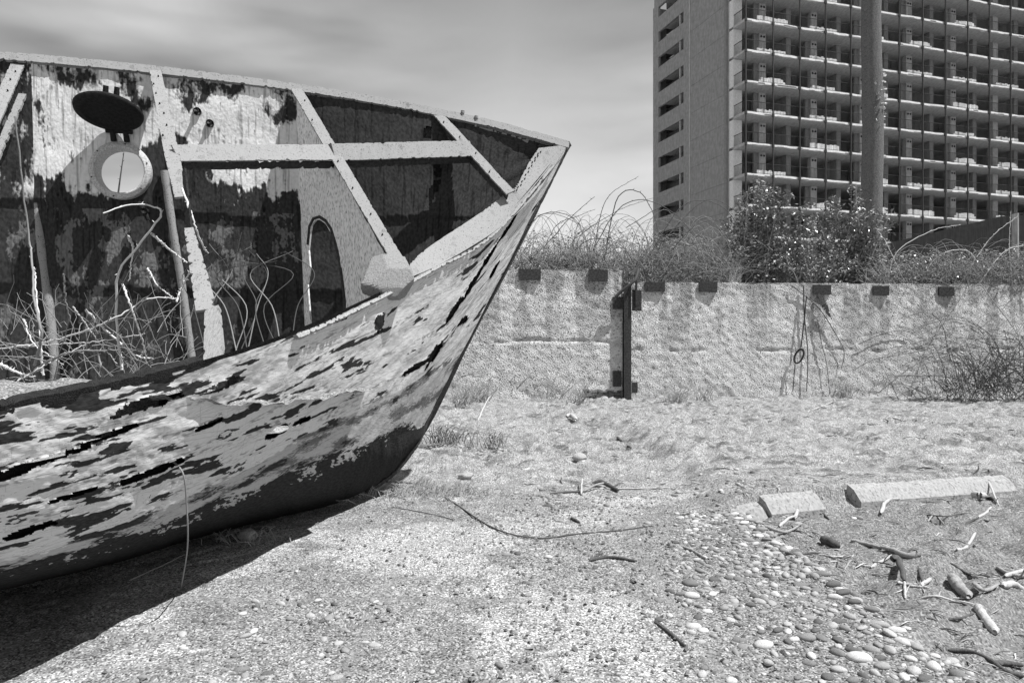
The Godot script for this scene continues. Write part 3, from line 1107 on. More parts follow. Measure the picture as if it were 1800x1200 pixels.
	var cp := [[0.0, 0.0], [0.16, 0.0], [0.17, 0.012], [0.205, 0.012], [0.222, 0.0], [0.228, -0.02], [0.215, -0.03], [0.0, -0.045]]
	for k in 49:
		var a := TAU * k / 48
		for q in cp:
			b.vert(hc + (cx * cos(a) + cy * sin(a)) * q[0] + cn * q[1], cn)
	for k in 48:
		for q in cp.size() - 1:
			var i := k * cp.size() + q
			for e in [i, i + 1, i + cp.size() + 1, i, i + cp.size() + 1, i + cp.size()]:
				b.idx.append(e)
	b.smooth()
	var cover := part(boat, "porthole_cover", b, M.rust_dark, "round dark cover hinged open above the porthole")
	b = MB.new()
	for sx in [-0.045, 0.045]:
		b.tube(PackedVector3Array([pc + py * 0.22 + px * sx + pn * 0.02, pc + py * 0.30 + px * sx + pn * 0.06, hc + cx * sx + cy * (-0.2 if (hc - cy * 0.2).distance_to(pc) < (hc + cy * 0.2).distance_to(pc) else 0.2)]), PackedFloat32Array([0.022, 0.02, 0.02]), 6)
	b.tube(PackedVector3Array([pc + py * 0.29 - px * 0.09 + pn * 0.05, pc + py * 0.29 + px * 0.09 + pn * 0.05]), PackedFloat32Array([0.02, 0.02]), 8)
	part(cover, "hinge", b, M.rust_dark)
	b = MB.new()
	var fork := hc - cn * 0.03 + cx * 0.05
	for sx in [-0.03, 0.04]:
		var e0: Vector3 = fork + cx * sx + Vector3(0, 0.02, 0.1)
		b.tube(PackedVector3Array([e0, e0 + Vector3(0.02, 0.05, 0.02), e0 + Vector3(0.03, 0.11, 0.03)]), PackedFloat32Array([0.026, 0.02, 0.018]), 6)
	b.box(Vector3(-0.06, -0.01, -0.03), Vector3(0.06, 0.02, 0.03), Transform3D(Basis(cx, -cn, cy), fork + Vector3(0, 0.03, 0.1)))
	part(cover, "clamp_lug", b, M.rust_dark)
	# studs on the side
	for q in [[348, 198, 5.52], [370, 219, 5.55]]:
		b = MB.new()
		var c := at(q[0], q[1], q[2])
		b.tube(PackedVector3Array([c - pn * 0.05, c + pn * 0.05]), PackedFloat32Array([0.034, 0.03]), 10)
		b.tube(PackedVector3Array([c + pn * 0.03, c + pn * 0.09]), PackedFloat32Array([0.015, 0.015]), 8)
		part(boat, "stud", b, M.rust)
	# --- deck edge framework: rail, beams, carling, stem plate
	var deck_n := Vector3(0.30, 0.42, 0.86).normalized()
	var rp := curve(prail, 60)
	for i in rp.size():
		rp[i] += Vector3(0.0, -0.012, 0.035)
	b = MB.new()
	bar(b, rp, PackedFloat32Array([0.085, 0.08, 0.07, 0.07]), Vector3(0.2, 0.35, 0.92).normalized(), 0.05, 0.03, 1)
	var cap := part(boat, "port_cap_rail", b, M.paint)
	# inner lip under the rail, bent in
	b = MB.new()
	var lp := PackedVector3Array()
	for i in range(0, 57):
		lp.append(spline(prail, i / 60.0) + Vector3(0.0, -0.068 - 0.02 * i / 57.0, 0.0))
	bar(b, lp, PackedFloat32Array([0.06, 0.06]), Vector3(0.1, -0.55, 0.8).normalized(), 0.01, 0.06, 2)
	part(cap, "rail_lip", b, M.paint)
	for q in [[812, 203, 5.98], [836, 212, 6.0]]:
		b = MB.new()
		var c := at(q[0], q[1], q[2])
		b.tube(PackedVector3Array([c - Vector3(0, 0.05, 0), c + Vector3(0.005, 0.02, 0)]), PackedFloat32Array([0.011, 0.010]), 7)
		b.tube(PackedVector3Array([c + Vector3(0.005, 0.02, 0), c + Vector3(0.007, 0.04, 0)]), PackedFloat32Array([0.018, 0.018]), 6)
		part(cap, "rail_bolt", b, M.paint)
	var beams := [
		[[30, 112, 5.13], [-40, 270, 4.4], 0.085, 0.085],
		[[272, 122, 5.40], [301, 268, 4.38], 0.080, 0.085],
		[[519, 153, 5.70], [714, 482, 4.62], 0.085, 0.085],
		[[766, 196, 5.95], [897, 338, 5.60], 0.085, 0.08]]
	var bm := bolt_mesh(M.rust_dark)
	for q in beams.size():
		var e: Array = beams[q]
		var p0 := at(e[0][0], e[0][1], e[0][2] - 0.02)
		var p1 := at(e[1][0], e[1][1], e[1][2] - 0.02)
		var path := PackedVector3Array([p0, p1])
		var wd := PackedFloat32Array([e[2], e[3]])
		if q == 1:
			path = PackedVector3Array([p0, p1, at(318, 345, 4.03)])
			wd = PackedFloat32Array([0.08, 0.085, 0.07])
		b = MB.new()
		bar(b, path, wd, deck_n, 0.014, 0.015, 10 + q)
		var beam := part(boat, "deck_beam", b, M.paint)
		# web standing behind the flange
		b = MB.new()
		for i in path.size() - 1:
			bar(b, PackedVector3Array([path[i] - deck_n * 0.068, path[i + 1] - deck_n * 0.068]), PackedFloat32Array([0.10, 0.10]), deck_n.cross(path[1] - path[0]).normalized(), 0.010, 0.05, 30 + q)
		part(beam, "web", b, M.rust)
		var cnt := 7 if q != 3 else 4
		for k in cnt:
			var c := p0.lerp(p1, (k + 0.7) / (cnt + 1.0) + rng.randf_range(-0.02, 0.02))
			var o := part_mesh(beam, "bolt", bm)
			along_normal(o, c + (p1 - p0).cross(deck_n).normalized() * rng.randf_range(-0.02, 0.03), deck_n)
	# the broken lower length of the second beam: torn light plate over a darker stump
	b = MB.new()
	bar(b, PackedVector3Array([at(331, 400, 3.74), at(347, 470, 3.50), at(362, 543, 3.26)]), PackedFloat32Array([0.045, 0.075, 0.09]), deck_n, 0.012, 0.05, 50)
	part(boat, "broken_beam", b, M.paint, "torn lower length of the deck beam with flaking pale paint")
	b = MB.new()
	bar(b, PackedVector3Array([at(320, 300, 4.22), at(330, 400, 3.78), at(345, 480, 3.52)]), PackedFloat32Array([0.05, 0.05, 0.05]), Vector3(-0.6, 0.2, 0.75).normalized(), 0.012, 0.06, 52)
	part(boat, "beam_bracket", b, M.rust_dark)
	b = MB.new()
	bar(b, PackedVector3Array([at(371, 540, 3.27), at(374, 640, 2.95)]), PackedFloat32Array([0.065, 0.085]), Vector3(0.1, 0.1, 1).normalized(), 0.03, 0.03, 51)
	part(boat, "beam_stump", b, M.wood_mid)
	# carling between the beams
	b = MB.new()
	bar(b, PackedVector3Array([at(308, 268, 4.36), at(586, 267, 5.24), at(830, 260, 5.76)]), PackedFloat32Array([0.128, 0.145, 0.150]), Vector3(0.12, 0.30, 0.95).normalized(), 0.012, 0.025, 60)
	var car := part(boat, "carling", b, M.paint, "broad pale longitudinal beam between the deck beams")
	b = MB.new()
	bar(b, PackedVector3Array([at(320, 292, 4.40), at(586, 290, 5.28), at(828, 281, 5.80)]), PackedFloat32Array([0.07, 0.07, 0.06]), Vector3(0.1, -0.75, 0.6).normalized(), 0.010, 0.05, 61)
	part(car, "lower_flange", b, M.rust)
	# stem plate: ribbon from the beam foot to the tip
	var outer := [at(722, 487, 4.58), at(770, 466, 4.85), at(828, 433, 5.15), at(882, 397, 5.44), at(938, 347, 5.78), at(968, 302, 5.98), at(998, 254, 6.17)]
	var inner := [at(716, 464, 4.62), at(762, 428, 5.02), at(835, 380, 5.42), at(880, 346, 5.65), at(907, 326, 5.75), at(930, 285, 5.95), at(947, 260, 6.05)]
	b = MB.new()
	var tn := FastNoiseLite.new(); tn.seed = 5; tn.frequency = 1.0; tn.fractal_octaves = 3
	var strip := []
	for i in 121:
		var s := i / 120.0
		var a := spline(outer, s)
		var c := spline(inner, s)
		var tear := 0.05 * maxf(0.0, tn.get_noise_1d(s * 60.0) + 0.15) * (smoothstep(0.3, 0.42, s) - smoothstep(0.62, 0.7, s)) + 0.02 * maxf(0.0, tn.get_noise_1d(s * 120.0))
		tear += 0.06 * maxf(0.0, 0.5 + tn.get_noise_1d(s * 90.0)) * (1.0 - smoothstep(0.0, 0.06, s))
		c += (a - c).normalized() * tear
		strip.append([a, c])
	for i in 120:
		face_to(b, strip[i][0], strip[i][1], strip[i + 1][1], strip[i + 1][0], Vector3(0.2, 0.3, 1))
		var bk := deck_n * -0.014
		face_to(b, strip[i][0] + bk, strip[i][1] + bk, strip[i + 1][1] + bk, strip[i + 1][0] + bk, Vector3(-0.2, -0.3, -1))
		face_to(b, strip[i][1], strip[i][1] + bk, strip[i + 1][1] + bk, strip[i + 1][1], strip[i][1] - strip[i][0])
		face_to(b, strip[i][0], strip[i][0] + bk, strip[i + 1][0] + bk, strip[i + 1][0], strip[i][0] - strip[i][1])
	var sp := part(boat, "stem_plate", b, M.paint, "broad pale deck edge plate at the bow")
	for k in 16:
		var s := 0.62 + 0.022 * k
		var o := part_mesh(sp, "bolt", bm)
		along_normal(o, spline(inner, s).lerp(spline(outer, s), 0.12 + 0.05 * (k % 2)), deck_n)
	# stem bar down the bow
	var stem := [at(1003, 252, 6.2), at(962, 335, 6.1), at(908, 443, 5.97), at(834, 583, 5.78), at(775, 697, 5.62), at(752, 745, 5.56), at(734, 782, 5.52), at(694, 832, 5.44), at(645, 866, 5.32)]
	b = MB.new()
	bar(b, curve(stem, 80), PackedFloat32Array([0.06, 0.05, 0.035, 0.03, 0.03]), Vector3(0.9, -0.1, 0.45).normalized(), 0.05, 0.012, 70)
	part(boat, "stem_bar", b, M.rust)
	# gunwale plank edge along the lower rail
	b = MB.new()
	var gp := PackedVector3Array()
	for i in 61:
		gp.append(spline(rail, 0.36 * i / 60.0) + Vector3(-0.004, 0.0, 0.012))
	bar(b, gp, PackedFloat32Array([0.038]), Vector3(0.75, -0.35, 0.55).normalized(), 0.04, 0.02, 80)
	part(boat, "gunwale_plank", b, M.rust_dark)
	# splintered second skin along the gunwale forward
	b = MB.new()
	gp = PackedVector3Array()
	for i in 41:
		gp.append(spline(rail, lerpf(0.5, 0.97, i / 40.0)) + Vector3(0.012, -0.012, 0.012))
	bar(b, gp, PackedFloat32Array([0.022, 0.026, 0.02]), Vector3(0.5, 0.5, 0.6).normalized(), 0.02, 0.03, 81)
	part(boat, "deck_edge_trim", b, M.wood_mid)
	# --- ribs of the port side (rounded, flaking)
	for q in [[[[38, 120, 5.15], [52, 260, 5.22], [72, 430, 5.26], [92, 600, 5.28], [98, 700, 5.28]], 0.032], [[[288, 300, 5.42], [306, 420, 5.46], [322, 520, 5.5], [338, 640, 5.52]], 0.028]]:
		var pp := []
		for e in q[0]:
			pp.append(at(e[0], e[1], e[2]))
		var cv := curve(pp, 40)
		var rad := PackedFloat32Array()
		for i in 41:
			rad.append(q[1] * (1.0 + 0.18 * nz.get_noise_1d(i * 1.7 + q[1] * 100.0)))
		b = MB.new()
		b.tube(cv, rad, 10)
		part(boat, "rib", b, M.paint)
	b = MB.new()
	bar(b, PackedVector3Array([at(770, 205, 5.96), at(772, 460, 5.86)]), PackedFloat32Array([0.09, 0.09]), pn, 0.03, 0.02, 90)
	part(boat, "forward_rib", b, M.rust_dark)
	b = MB.new()
	bar(b, PackedVector3Array([at(40, 160, 5.15), at(-20, 300, 4.7)]), PackedFloat32Array([0.05, 0.05]), Vector3(0.2, 0.4, 0.9).normalized(), 0.02, 0.03, 91)
	part(boat, "knee_brace", b, M.paint)
	# --- bulkhead with an arched doorway
	var pa := at(517, 150, 5.72)
	var plane_n := (at(715, 482, 4.66) - pa).cross(at(545, 600, 5.74) - pa).normalized()
	if plane_n.z < 0.0:
		plane_n = -plane_n
	var on := func(x: float, y: float) -> Vector3:
		var d := Vector3((x - 900.0) / 1250.0, -(y - 600.0) / 1250.0, -1.0)
		return Vector3(0, EYE, 0) + d * (plane_n.dot(pa - Vector3(0, EYE, 0)) / plane_n.dot(d))
	var raw := [[520, 158], [700, 466], [690, 520], [640, 560]]
	for e in [[604, 600], [606, 560], [605, 530], [602, 500], [597, 465], [590, 435], [582, 408], [573, 393], [563, 386], [555, 387], [549, 396], [546, 412], [544, 440], [545, 470], [544, 500], [546, 530], [548, 560], [548, 600]]:
		raw.append([e[0] + (rng.randf_range(-2.5, 1.5) if e[0] < 560 else rng.randf_range(-0.8, 0.8)), e[1]])
	raw.append([540, 640]); raw.append([536, 560]); raw.append([530, 400]); raw.append([523, 260])
	var origin: Vector3 = on.call(560, 400)
	var ex := plane_n.cross(Vector3.UP).normalized()
	var ey := plane_n.cross(ex).normalized()
	var poly := PackedVector2Array()
	for e in raw:
		var d: Vector3 = on.call(e[0], e[1]) - origin
		poly.append(Vector2(d.dot(ex), d.dot(ey)))
	var tris := Geometry2D.triangulate_polygon(poly)
	b = MB.new()
	for side in [1.0, -1.0]:
		for i in range(0, tris.size(), 3):
			var c := []
			for k in 3:
				var e2 := poly[tris[i + k]]
				c.append(origin + ex * e2.x + ey * e2.y + plane_n * (0.006 * side))
			if (c[2] - c[0]).cross(c[1] - c[0]).dot(plane_n * side) > 0.0:
				b.tri(c[0], c[1], c[2])
			else:
				b.tri(c[0], c[2], c[1])
	for i in poly.size():
		var e0 := poly[i]
		var e1 := poly[(i + 1) % poly.size()]
		var q0 := origin + ex * e0.x + ey * e0.y
		var q1 := origin + ex * e1.x + ey * e1.y
		b.quad(q0 + plane_n * 0.006, q1 + plane_n * 0.006, q1 - plane_n * 0.006, q0 - plane_n * 0.006)
	var bulk := part(boat, "bulkhead", b, M.streak, "streaked white bulkhead with an arched doorway")
	# stiffener crease and jagged door rim
	b = MB.new()
	bar(b, PackedVector3Array([on.call(597, 292) + plane_n * 0.012, on.call(601, 470) + plane_n * 0.012]), PackedFloat32Array([0.012, 0.012]), plane_n, 0.012, 0.0, 95)
	part(bulk, "stiffener", b, M.streak)
	b = MB.new()
	var rim := PackedVector3Array()
	for e in [[607, 590], [608, 530], [604, 495], [599, 460], [592, 430], [584, 403], [574, 388], [563, 381], [553, 384], [546, 398], [543, 430]]:
		rim.append(on.call(e[0], e[1]) + plane_n * 0.01)
	b.tube(rim, PackedFloat32Array([0.012]), 6)
	part(bulk, "door_rim", b, M.rust)
	# --- sand and rubbish drifted inside
	b = MB.new()
	for i in 91:
		var s := i / 90.0 * 0.66
		var n0 := spline(rail, s)
		var ps := clampf(s * 0.85 - 0.02, 0.0, 0.8)
		var far := port_point(ps, 0.72)
		for j in 41:
			var u := j / 40.0
			var p := n0.lerp(far, u)
			p += Vector3(-0.03, 0, -0.03)
			p.y = lerpf(1.01, 0.72, smoothstep(0.38, 0.56, u)) + 0.03 * nz.get_noise_2d(p.x * 5.0, p.z * 5.0) - 0.10 * smoothstep(0.25, 0.5, s)
			p.y = minf(p.y, n0.y - 0.004 + 0.3 * u)
			b.col = Color(0.44, 0.44, 0.44)
			b.vert(p, Vector3.UP)
	for i in 90:
		for j in 40:
			var q := i * 41 + j
			for k in [q, q + 1, q + 42, q, q + 42, q + 41]:
				b.idx.append(k)
	b.smooth()
	setting("drifted_sand", b, M.sand)

# ------------------------------------------------------------------ plants
func cane_points(a: Vector3, c: Vector3, e: Vector3, m: int, wob: float, r: RandomNumberGenerator) -> PackedVector3Array:
	var o := PackedVector3Array()
	var ph := r.randf() * 9.0
	for i in m + 1:
		var t := float(i) / m
		var p := a.lerp(c, t).lerp(c.lerp(e, t), t)
		o.append(p + Vector3(sin(t * 11.0 + ph), cos(t * 9.0 + ph), sin(t * 13.0 + ph * 2.0)) * wob * t)
	return o

func taper(m: int, r0: float, r1: float) -> PackedFloat32Array:
	var o := PackedFloat32Array()
	for i in m + 1:
		o.append(lerpf(r0, r1, float(i) / m))
	return o

func thorns(b: MB, p: PackedVector3Array, rad: float, r: RandomNumberGenerator, gap := 3) -> void:
	for i in range(1, p.size() - 1, gap):
		var d := Vector3(r.randf_range(-1, 1), r.randf_range(-0.3, 1), r.randf_range(-1, 1)).normalized()
		b.tube(PackedVector3Array([p[i], p[i] + d * rad * 3.5]), PackedFloat32Array([rad * 0.7, rad * 0.1]), 3, false)

func leaf(b: MB, p: Vector3, dir: Vector3, up: Vector3, size: float, wide: float) -> void:
	var side := dir.cross(up).normalized() * size * wide
	var nn := side.cross(dir).normalized()
	var tip := p + dir * size
	var mid := p + dir * size * 0.5 - nn * size * 0.08
	b.tri(p, mid + side + nn * size * 0.12, tip)
	b.tri(p, tip, mid - side + nn * size * 0.12)

# brambles: a few arching canes that can be told apart, a tangle of twigs, small leaves
func bramble(called: String, label: String, base: Vector3, wide: float, high: float, deep: float, canes: Array, twigs: int, leaves: int, sd: int, cane_m: Material, twig_m: Material, leaf_m: Material, group := "") -> void:
	var r := RandomNumberGenerator.new(); r.seed = sd
	var t := thing(called, label, "bramble", base, group)
	for q in canes:
		var b := MB.new()
		var p := curve(q[0], 26)
		for i in p.size():
			p[i] += Vector3(r.randf_range(-1, 1), r.randf_range(-1, 1), 0) * 0.008
		b.tube(p, taper(26, q[1], q[1] * 0.4), 5)
		thorns(b, p, q[1], r, 2)
		part(t, "cane", b, cane_m)
	var b := MB.new()
	for k in twigs:
		var a := base + Vector3(r.randf_range(-wide, wide), r.randf_range(0.0, high * 0.5), r.randf_range(-deep, deep))
		if base.y < 1.0:
			a.x = base.x + r.randfn(0.3, 0.5) * wide
			a.y = base.y + maxf(0.0, r.randf_range(-0.2, 0.75) * high * clampf(0.5 + (a.x - base.x) / wide * 0.6, 0.1, 1.0))
		var dir := Vector3(r.randf_range(-1, 1), r.randf_range(-0.1, 1.0), r.randf_range(-0.6, 0.6)).normalized()
		var ln := (0.2 + 0.9 * pow(r.randf(), 2.0)) * minf(high, 1.6)
		var e := a + dir * ln
		e.y = minf(e.y, base.y + high * r.randf_range(0.5, 1.15))
		var c := (a + e) * 0.5 + Vector3(r.randf_range(-0.2, 0.2), r.randf_range(0.0, 0.6) * ln, r.randf_range(-0.1, 0.1))
		b.tube(cane_points(a, c, e, 6, 0.015, r), taper(6, r.randf_range(0.004, 0.008), 0.002), 3, false)
	var leaning := base.y < 1.0
	for k in canes.size() * (5 if leaning else 6):
		var a := base + Vector3(r.randf_range(-wide, wide), 0.0, r.randf_range(-deep, deep))
		var reach := r.randf_range(0.4, 1.3) * (1.0 if r.randf() < 0.5 else -1.0)
		var up := high * r.randf_range(0.6, 1.25)
		if leaning:
			a = base + Vector3(r.randfn(0.5, 0.45) * wide, r.randf_range(0.0, 0.9), r.randf_range(-deep, deep * 0.3))
			reach = -r.randf_range(0.5, 1.9)
			up = high * r.randf_range(0.1, 0.7)
		var pts := curve([a, a + Vector3(reach * 0.25, up * 0.75, 0), a + Vector3(reach * 0.7, up, r.randf_range(-0.1, 0.1)), a + Vector3(reach * 1.2, up * r.randf_range(0.5, 0.95), r.randf_range(-0.2, 0.2))], 14)
		for i in pts.size():
			pts[i] += Vector3(r.randf_range(-1, 1), r.randf_range(-1, 1), 0) * 0.012
		b.tube(pts, taper(14, r.randf_range(0.006, 0.011), 0.003), 4, false)
		thorns(b, pts, 0.006, r, 2)
	if twigs:
		part(t, "twigs", b, twig_m, "", "stuff")
	b = MB.new()
	for k in leaves:
		var p := base + Vector3(r.randfn(0, 0.5) * wide, r.randf_range(0.0, high * 0.9), r.randf_range(-deep, deep))
		var dir := Vector3(r.randf_range(-1, 1), r.randf_range(-0.6, 0.8), r.randf_range(-1, 1)).normalized()
		leaf(b, p, dir, Vector3(r.randf_range(-1, 1), 1, r.randf_range(-1, 1)).normalized(), r.randf_range(0.03, 0.07), 0.32)
	if leaves:
		part(t, "leaves", b, leaf_m, "", "stuff")

func leafy_shrub(label: String, base: Vector3, size: Vector3, stems: int, leaves: int, sd: int, lsize := 0.105) -> void:
	var r := RandomNumberGenerator.new(); r.seed = sd
	var t := thing("leafy_shrub", label, "shrub", base, "shrubs on top of the wall")
	var tips := []
	for k in stems:
		var a := base + Vector3(r.randfn(0, 0.2) * size.x, 0, r.randfn(0, 0.2) * size.z)
		var q := Vector3(r.randf_range(-1, 1), 0, r.randf_range(-1, 1))
		var e := base + Vector3(q.x * size.x, size.y * r.randf_range(0.55, 1.02) * (1.0 - 0.35 * absf(q.x)), q.z * size.z)
		var c := (a + e) * 0.5 + Vector3(r.randf_range(-0.1, 0.1), 0.25, 0)
		var p := cane_points(a, c, e, 14, 0.02, r)
		var b := MB.new()
		b.tube(p, taper(14, 0.016, 0.004), 5)
		part(t, "stem", b, M.cane_mid if k % 3 else M.cane_light)
		tips.append(p)
	var b := MB.new()
	for k in leaves:
		var p: PackedVector3Array = tips[r.randi() % tips.size()]
		var f := pow(r.randf(), 0.6)
		var c := p[int(f * 14.0)]
		var spread := 0.22 * (1.15 - f * 0.8)
		var q := c + Vector3(r.randfn(0, spread), r.randfn(0, spread * 0.6), r.randfn(0, spread))
		var dir := (Vector3(r.randf_range(-1, 1), r.randf_range(-0.5, 0.9), r.randf_range(-1, 1))).normalized()
		leaf(b, q, dir, Vector3(r.randf_range(-0.8, 0.8), 1, r.randf_range(-0.8, 0.8)).normalized(), lsize * r.randf_range(0.6, 1.15), 0.30)
	part(t, "foliage", b, M.leaf)

func arch(pts: Array, rad := 0.012) -> Array:
	var p := []
	for e in pts:
		p.append(at(e[0], e[1], e[2]))
	return [p, rad]

func make_plants() -> void:
	var top := 2.25
	# tangle on the wall left of the tower: arching canes against the sky
	bramble("bramble_bush", "bramble thicket on the wall beside the bow of the boat", at(960, 470, 15.9) * Vector3(1, 0, 1) + Vector3(0, top, 0), 1.1, 1.5, 0.5, [
		arch([[915, 470, 15.8], [960, 430, 15.8], [1000, 385, 15.9], [1045, 345, 16.0]], 0.014),
		arch([[940, 480, 16.0], [975, 400, 16.0], [1020, 378, 16.0], [1046, 368, 16.0]], 0.010),
		arch([[900, 440, 16.0], [950, 378, 16.0], [1010, 385, 15.9], [1040, 450, 15.8]], 0.012),
		arch([[905, 400, 16.2], [960, 375, 16.1], [1010, 390, 16.0], [1060, 430, 15.9]], 0.009)], 800, 900, 301, M.cane_dark, M.cane_mid, M.leaf_dry, "brambles along the top of the wall")
	bramble("bramble_bush", "bramble thicket on the wall with the tallest arching cane", at(1070, 470, 16.0) * Vector3(1, 0, 1) + Vector3(0, top, 0), 1.2, 1.55, 0.5, [
		arch([[1040, 480, 16.0], [1055, 380, 16.0], [1075, 340, 16.0], [1122, 310, 16.1]], 0.011),
		arch([[1060, 470, 15.8], [1085, 350, 15.8], [1125, 338, 15.8], [1150, 380, 15.8], [1162, 430, 15.7]], 0.014),
		arch([[1030, 460, 16.1], [1090, 365, 16.1], [1150, 355, 16.0], [1210, 400, 15.9], [1235, 470, 15.8]], 0.012),
		arch([[1000, 450, 15.7], [1040, 420, 15.7], [1090, 430, 15.7], [1125, 480, 15.6]], 0.011),
		arch([[1010, 420, 16.0], [1060, 385, 16.0], [1110, 360, 16.1], [1180, 340, 16.2]], 0.009)], 800, 1000, 302, M.cane_dark, M.cane_mid, M.leaf_dry, "brambles along the top of the wall")
	bramble("bramble_bush", "bramble thicket on the wall in front of the tower's blank end", at(1190, 480, 16.2) * Vector3(1, 0, 1) + Vector3(0, top, 0), 1.3, 1.5, 0.5, [
		arch([[1130, 470, 16.0], [1190, 372, 16.0], [1235, 352, 16.0], [1280, 372, 16.0], [1310, 420, 16.0]], 0.012),
		arch([[1150, 450, 16.2], [1200, 385, 16.2], [1250, 350, 16.2], [1300, 375, 16.2]], 0.011),
		arch([[1180, 440, 15.9], [1225, 395, 15.9], [1270, 390, 15.9], [1300, 430, 15.8], [1320, 480, 15.7]], 0.011),
		arch([[1100, 400, 16.2], [1150, 370, 16.2], [1195, 352, 16.2], [1220, 362, 16.2]], 0.009)], 900, 2200, 303, M.cane_dark, M.cane_mid, M.leaf_dry, "brambles along the top of the wall")
	leafy_shrub("tallest leafy shrub on the wall, in front of the balconies' left end", at(1340, 490, 16.6) * Vector3(1, 0, 1) + Vector3(0, top, 0), Vector3(1.05, 3.0, 0.7), 30, 6200, 311)
	leafy_shrub("leafy shrub on the wall around the foot of the bare trunk", at(1495, 490, 16.8) * Vector3(1, 0, 1) + Vector3(0, top, 0), Vector3(1.1, 2.7, 0.7), 30, 5600, 312)
	leafy_shrub("low leafy shrub on the wall between the two taller shrubs", at(1425, 490, 16.2) * Vector3(1, 0, 1) + Vector3(0, top, 0), Vector3(0.9, 1.5, 0.5), 18, 3000, 313, 0.07)
	bramble("bramble_bush", "leafy bramble thicket on the wall right of the bare trunk", at(1610, 490, 16.4) * Vector3(1, 0, 1) + Vector3(0, top, 0), 1.3, 1.05, 0.7, [
		arch([[1560, 490, 16.0], [1580, 440, 16.0], [1640, 405, 16.0], [1690, 395, 16.1]], 0.012),
		arch([[1620, 495, 15.9], [1650, 450, 15.9], [1700, 440, 15.9], [1730, 480, 15.8]], 0.012),
		arch([[1590, 495, 15.9], [1560, 430, 15.9], [1540, 400, 16.0]], 0.010)], 900, 4200, 304, M.cane_light, M.cane_mid, M.leaf, "brambles along the top of the wall")
	bramble("bramble_bush", "bramble thicket on the wall at the right edge of the photograph", at(1760, 490, 16.4) * Vector3(1, 0, 1) + Vector3(0, top, 0), 1.5, 1.15, 0.7, [
		arch([[1690, 495, 16.0], [1740, 420, 16.0], [1790, 380, 16.0]], 0.012),
		arch([[1780, 500, 16.0], [1775, 430, 16.0], [1778, 370, 16.0]], 0.011),
		arch([[1720, 500, 15.8], [1770, 440, 15.8], [1830, 430, 15.8]], 0.012)], 1000, 4000, 305, M.cane_light, M.cane_mid, M.leaf, "brambles along the top of the wall")
	# the sprawling bramble that leans down over the face of the wall
	var fb := at(1720, 690, 14.3) * Vector3(1, 0, 1)
	fb.y = ground_height(fb.x, fb.z)
	bramble("bramble_bush", "sprawling dry bramble on the sand against the wall face", fb, 1.7, 1.6, 0.35, [
		arch([[1725, 500, 14.4], [1755, 540, 14.3], [1790, 590, 14.2], [1810, 660, 14.1]], 0.012),
		arch([[1500, 650, 14.2], [1540, 630, 14.2], [1600, 620, 14.1], [1680, 600, 14.2], [1790, 580, 14.3]], 0.014),
		arch([[1545, 690, 14.2], [1610, 640, 14.1], [1700, 600, 14.2], [1790, 590, 14.3]], 0.012),
		arch([[1600, 690, 14.1], [1640, 590, 14.3], [1690, 540, 14.5]], 0.010),
		arch([[1640, 700, 14.0], [1670, 620, 14.2], [1720, 560, 14.4], [1800, 520, 14.5]], 0.010),
		arch([[1700, 700, 13.9], [1690, 640, 14.0], [1720, 590, 14.2], [1760, 560, 14.3]], 0.011),
		arch([[1525, 690, 14.1], [1560, 665, 14.1], [1620, 660, 14.0], [1700, 690, 13.8]], 0.010),
		arch([[1580, 560, 14.6], [1640, 545, 14.5], [1660, 580, 14.4]], 0.008)], 520, 700, 306, M.cane_mid, M.cane_dark, M.leaf_dry)
	# dry weeds along the foot of the wall
	var weeds := [[840, 705, "dry weed tuft at the wall foot behind the bow", 0.55, 70], [1015, 712, "twiggy dry weed left of the rusty post", 0.6, 30], [925, 700, "thin dry weed in front of the cracked left wall", 0.9, 24],
		[1190, 706, "low dry weed right of the rusty post", 0.5, 44], [1240, 705, "second low dry weed right of the rusty post", 0.42, 34], [1480, 700, "pale dry weed heap under the hanging cord", 0.45, 60], [785, 782, "dark scrubby weed close beside the bow", 0.22, 60], [866, 792, "dark weed clump on the sand right of the bow", 0.16, 40], [885, 704, "tall thin dry weed against the cracked left wall", 1.0, 16], [975, 706, "leaning dry weed under the left wall's crack", 0.8, 18], [812, 716, "dry weed beside the stem of the boat", 0.7, 40]]
	for q in weeds:
		var p := on_ground(q[0], q[1])
		var r := RandomNumberGenerator.new(); r.seed = int(q[0])
		var t := thing("dry_weed", q[2], "weed", p, "dry weeds at the wall foot")
		var b := MB.new()
		for k in q[4]:
			var a := p + Vector3(r.randfn(0, 0.12), 0, r.randfn(0, 0.08))
			var e: Vector3 = a + Vector3(r.randf_range(-0.8, 0.8), r.randf_range(0.3, 1.0), r.randf_range(-0.3, 0.4)) * q[3]
			b.tube(cane_points(a, (a + e) * 0.5 + Vector3(0, 0.12, 0), e, 6, 0.02, r), taper(6, 0.007, 0.003), 3, false)
		part(t, "stalks", b, M.cane_mid if int(q[0]) % 2 else M.grass_dry)
	# cords and vines hanging on the wall
	for q in [["hanging_vine", "dark vine hanging straight down the wall from its top", [[1422, 500], [1424, 560], [1430, 620], [1428, 690]], 0.016],
			["hanging_vine", "thin vine sloping down the wall to the right", [[1400, 500], [1450, 540], [1490, 600], [1498, 625], [1492, 650]], 0.011],
			["hanging_vine", "thin vine hanging between the loop and the sloping vine", [[1448, 560], [1455, 600], [1465, 640], [1471, 695]], 0.010],
			["hanging_vine", "thin stem lying along the wall beside the sprawling bramble", [[1525, 605], [1560, 590], [1600, 580], [1628, 585]], 0.010]]:
		var p := []
		for e in q[2]:
			var a := at(e[0], e[1], 15.0)
			p.append(Vector3(a.x, a.y, wall_z(a.x) + 0.06))
		var b := MB.new()
		b.tube(curve(p, 30), taper(30, q[3], q[3] * 0.6), 5)
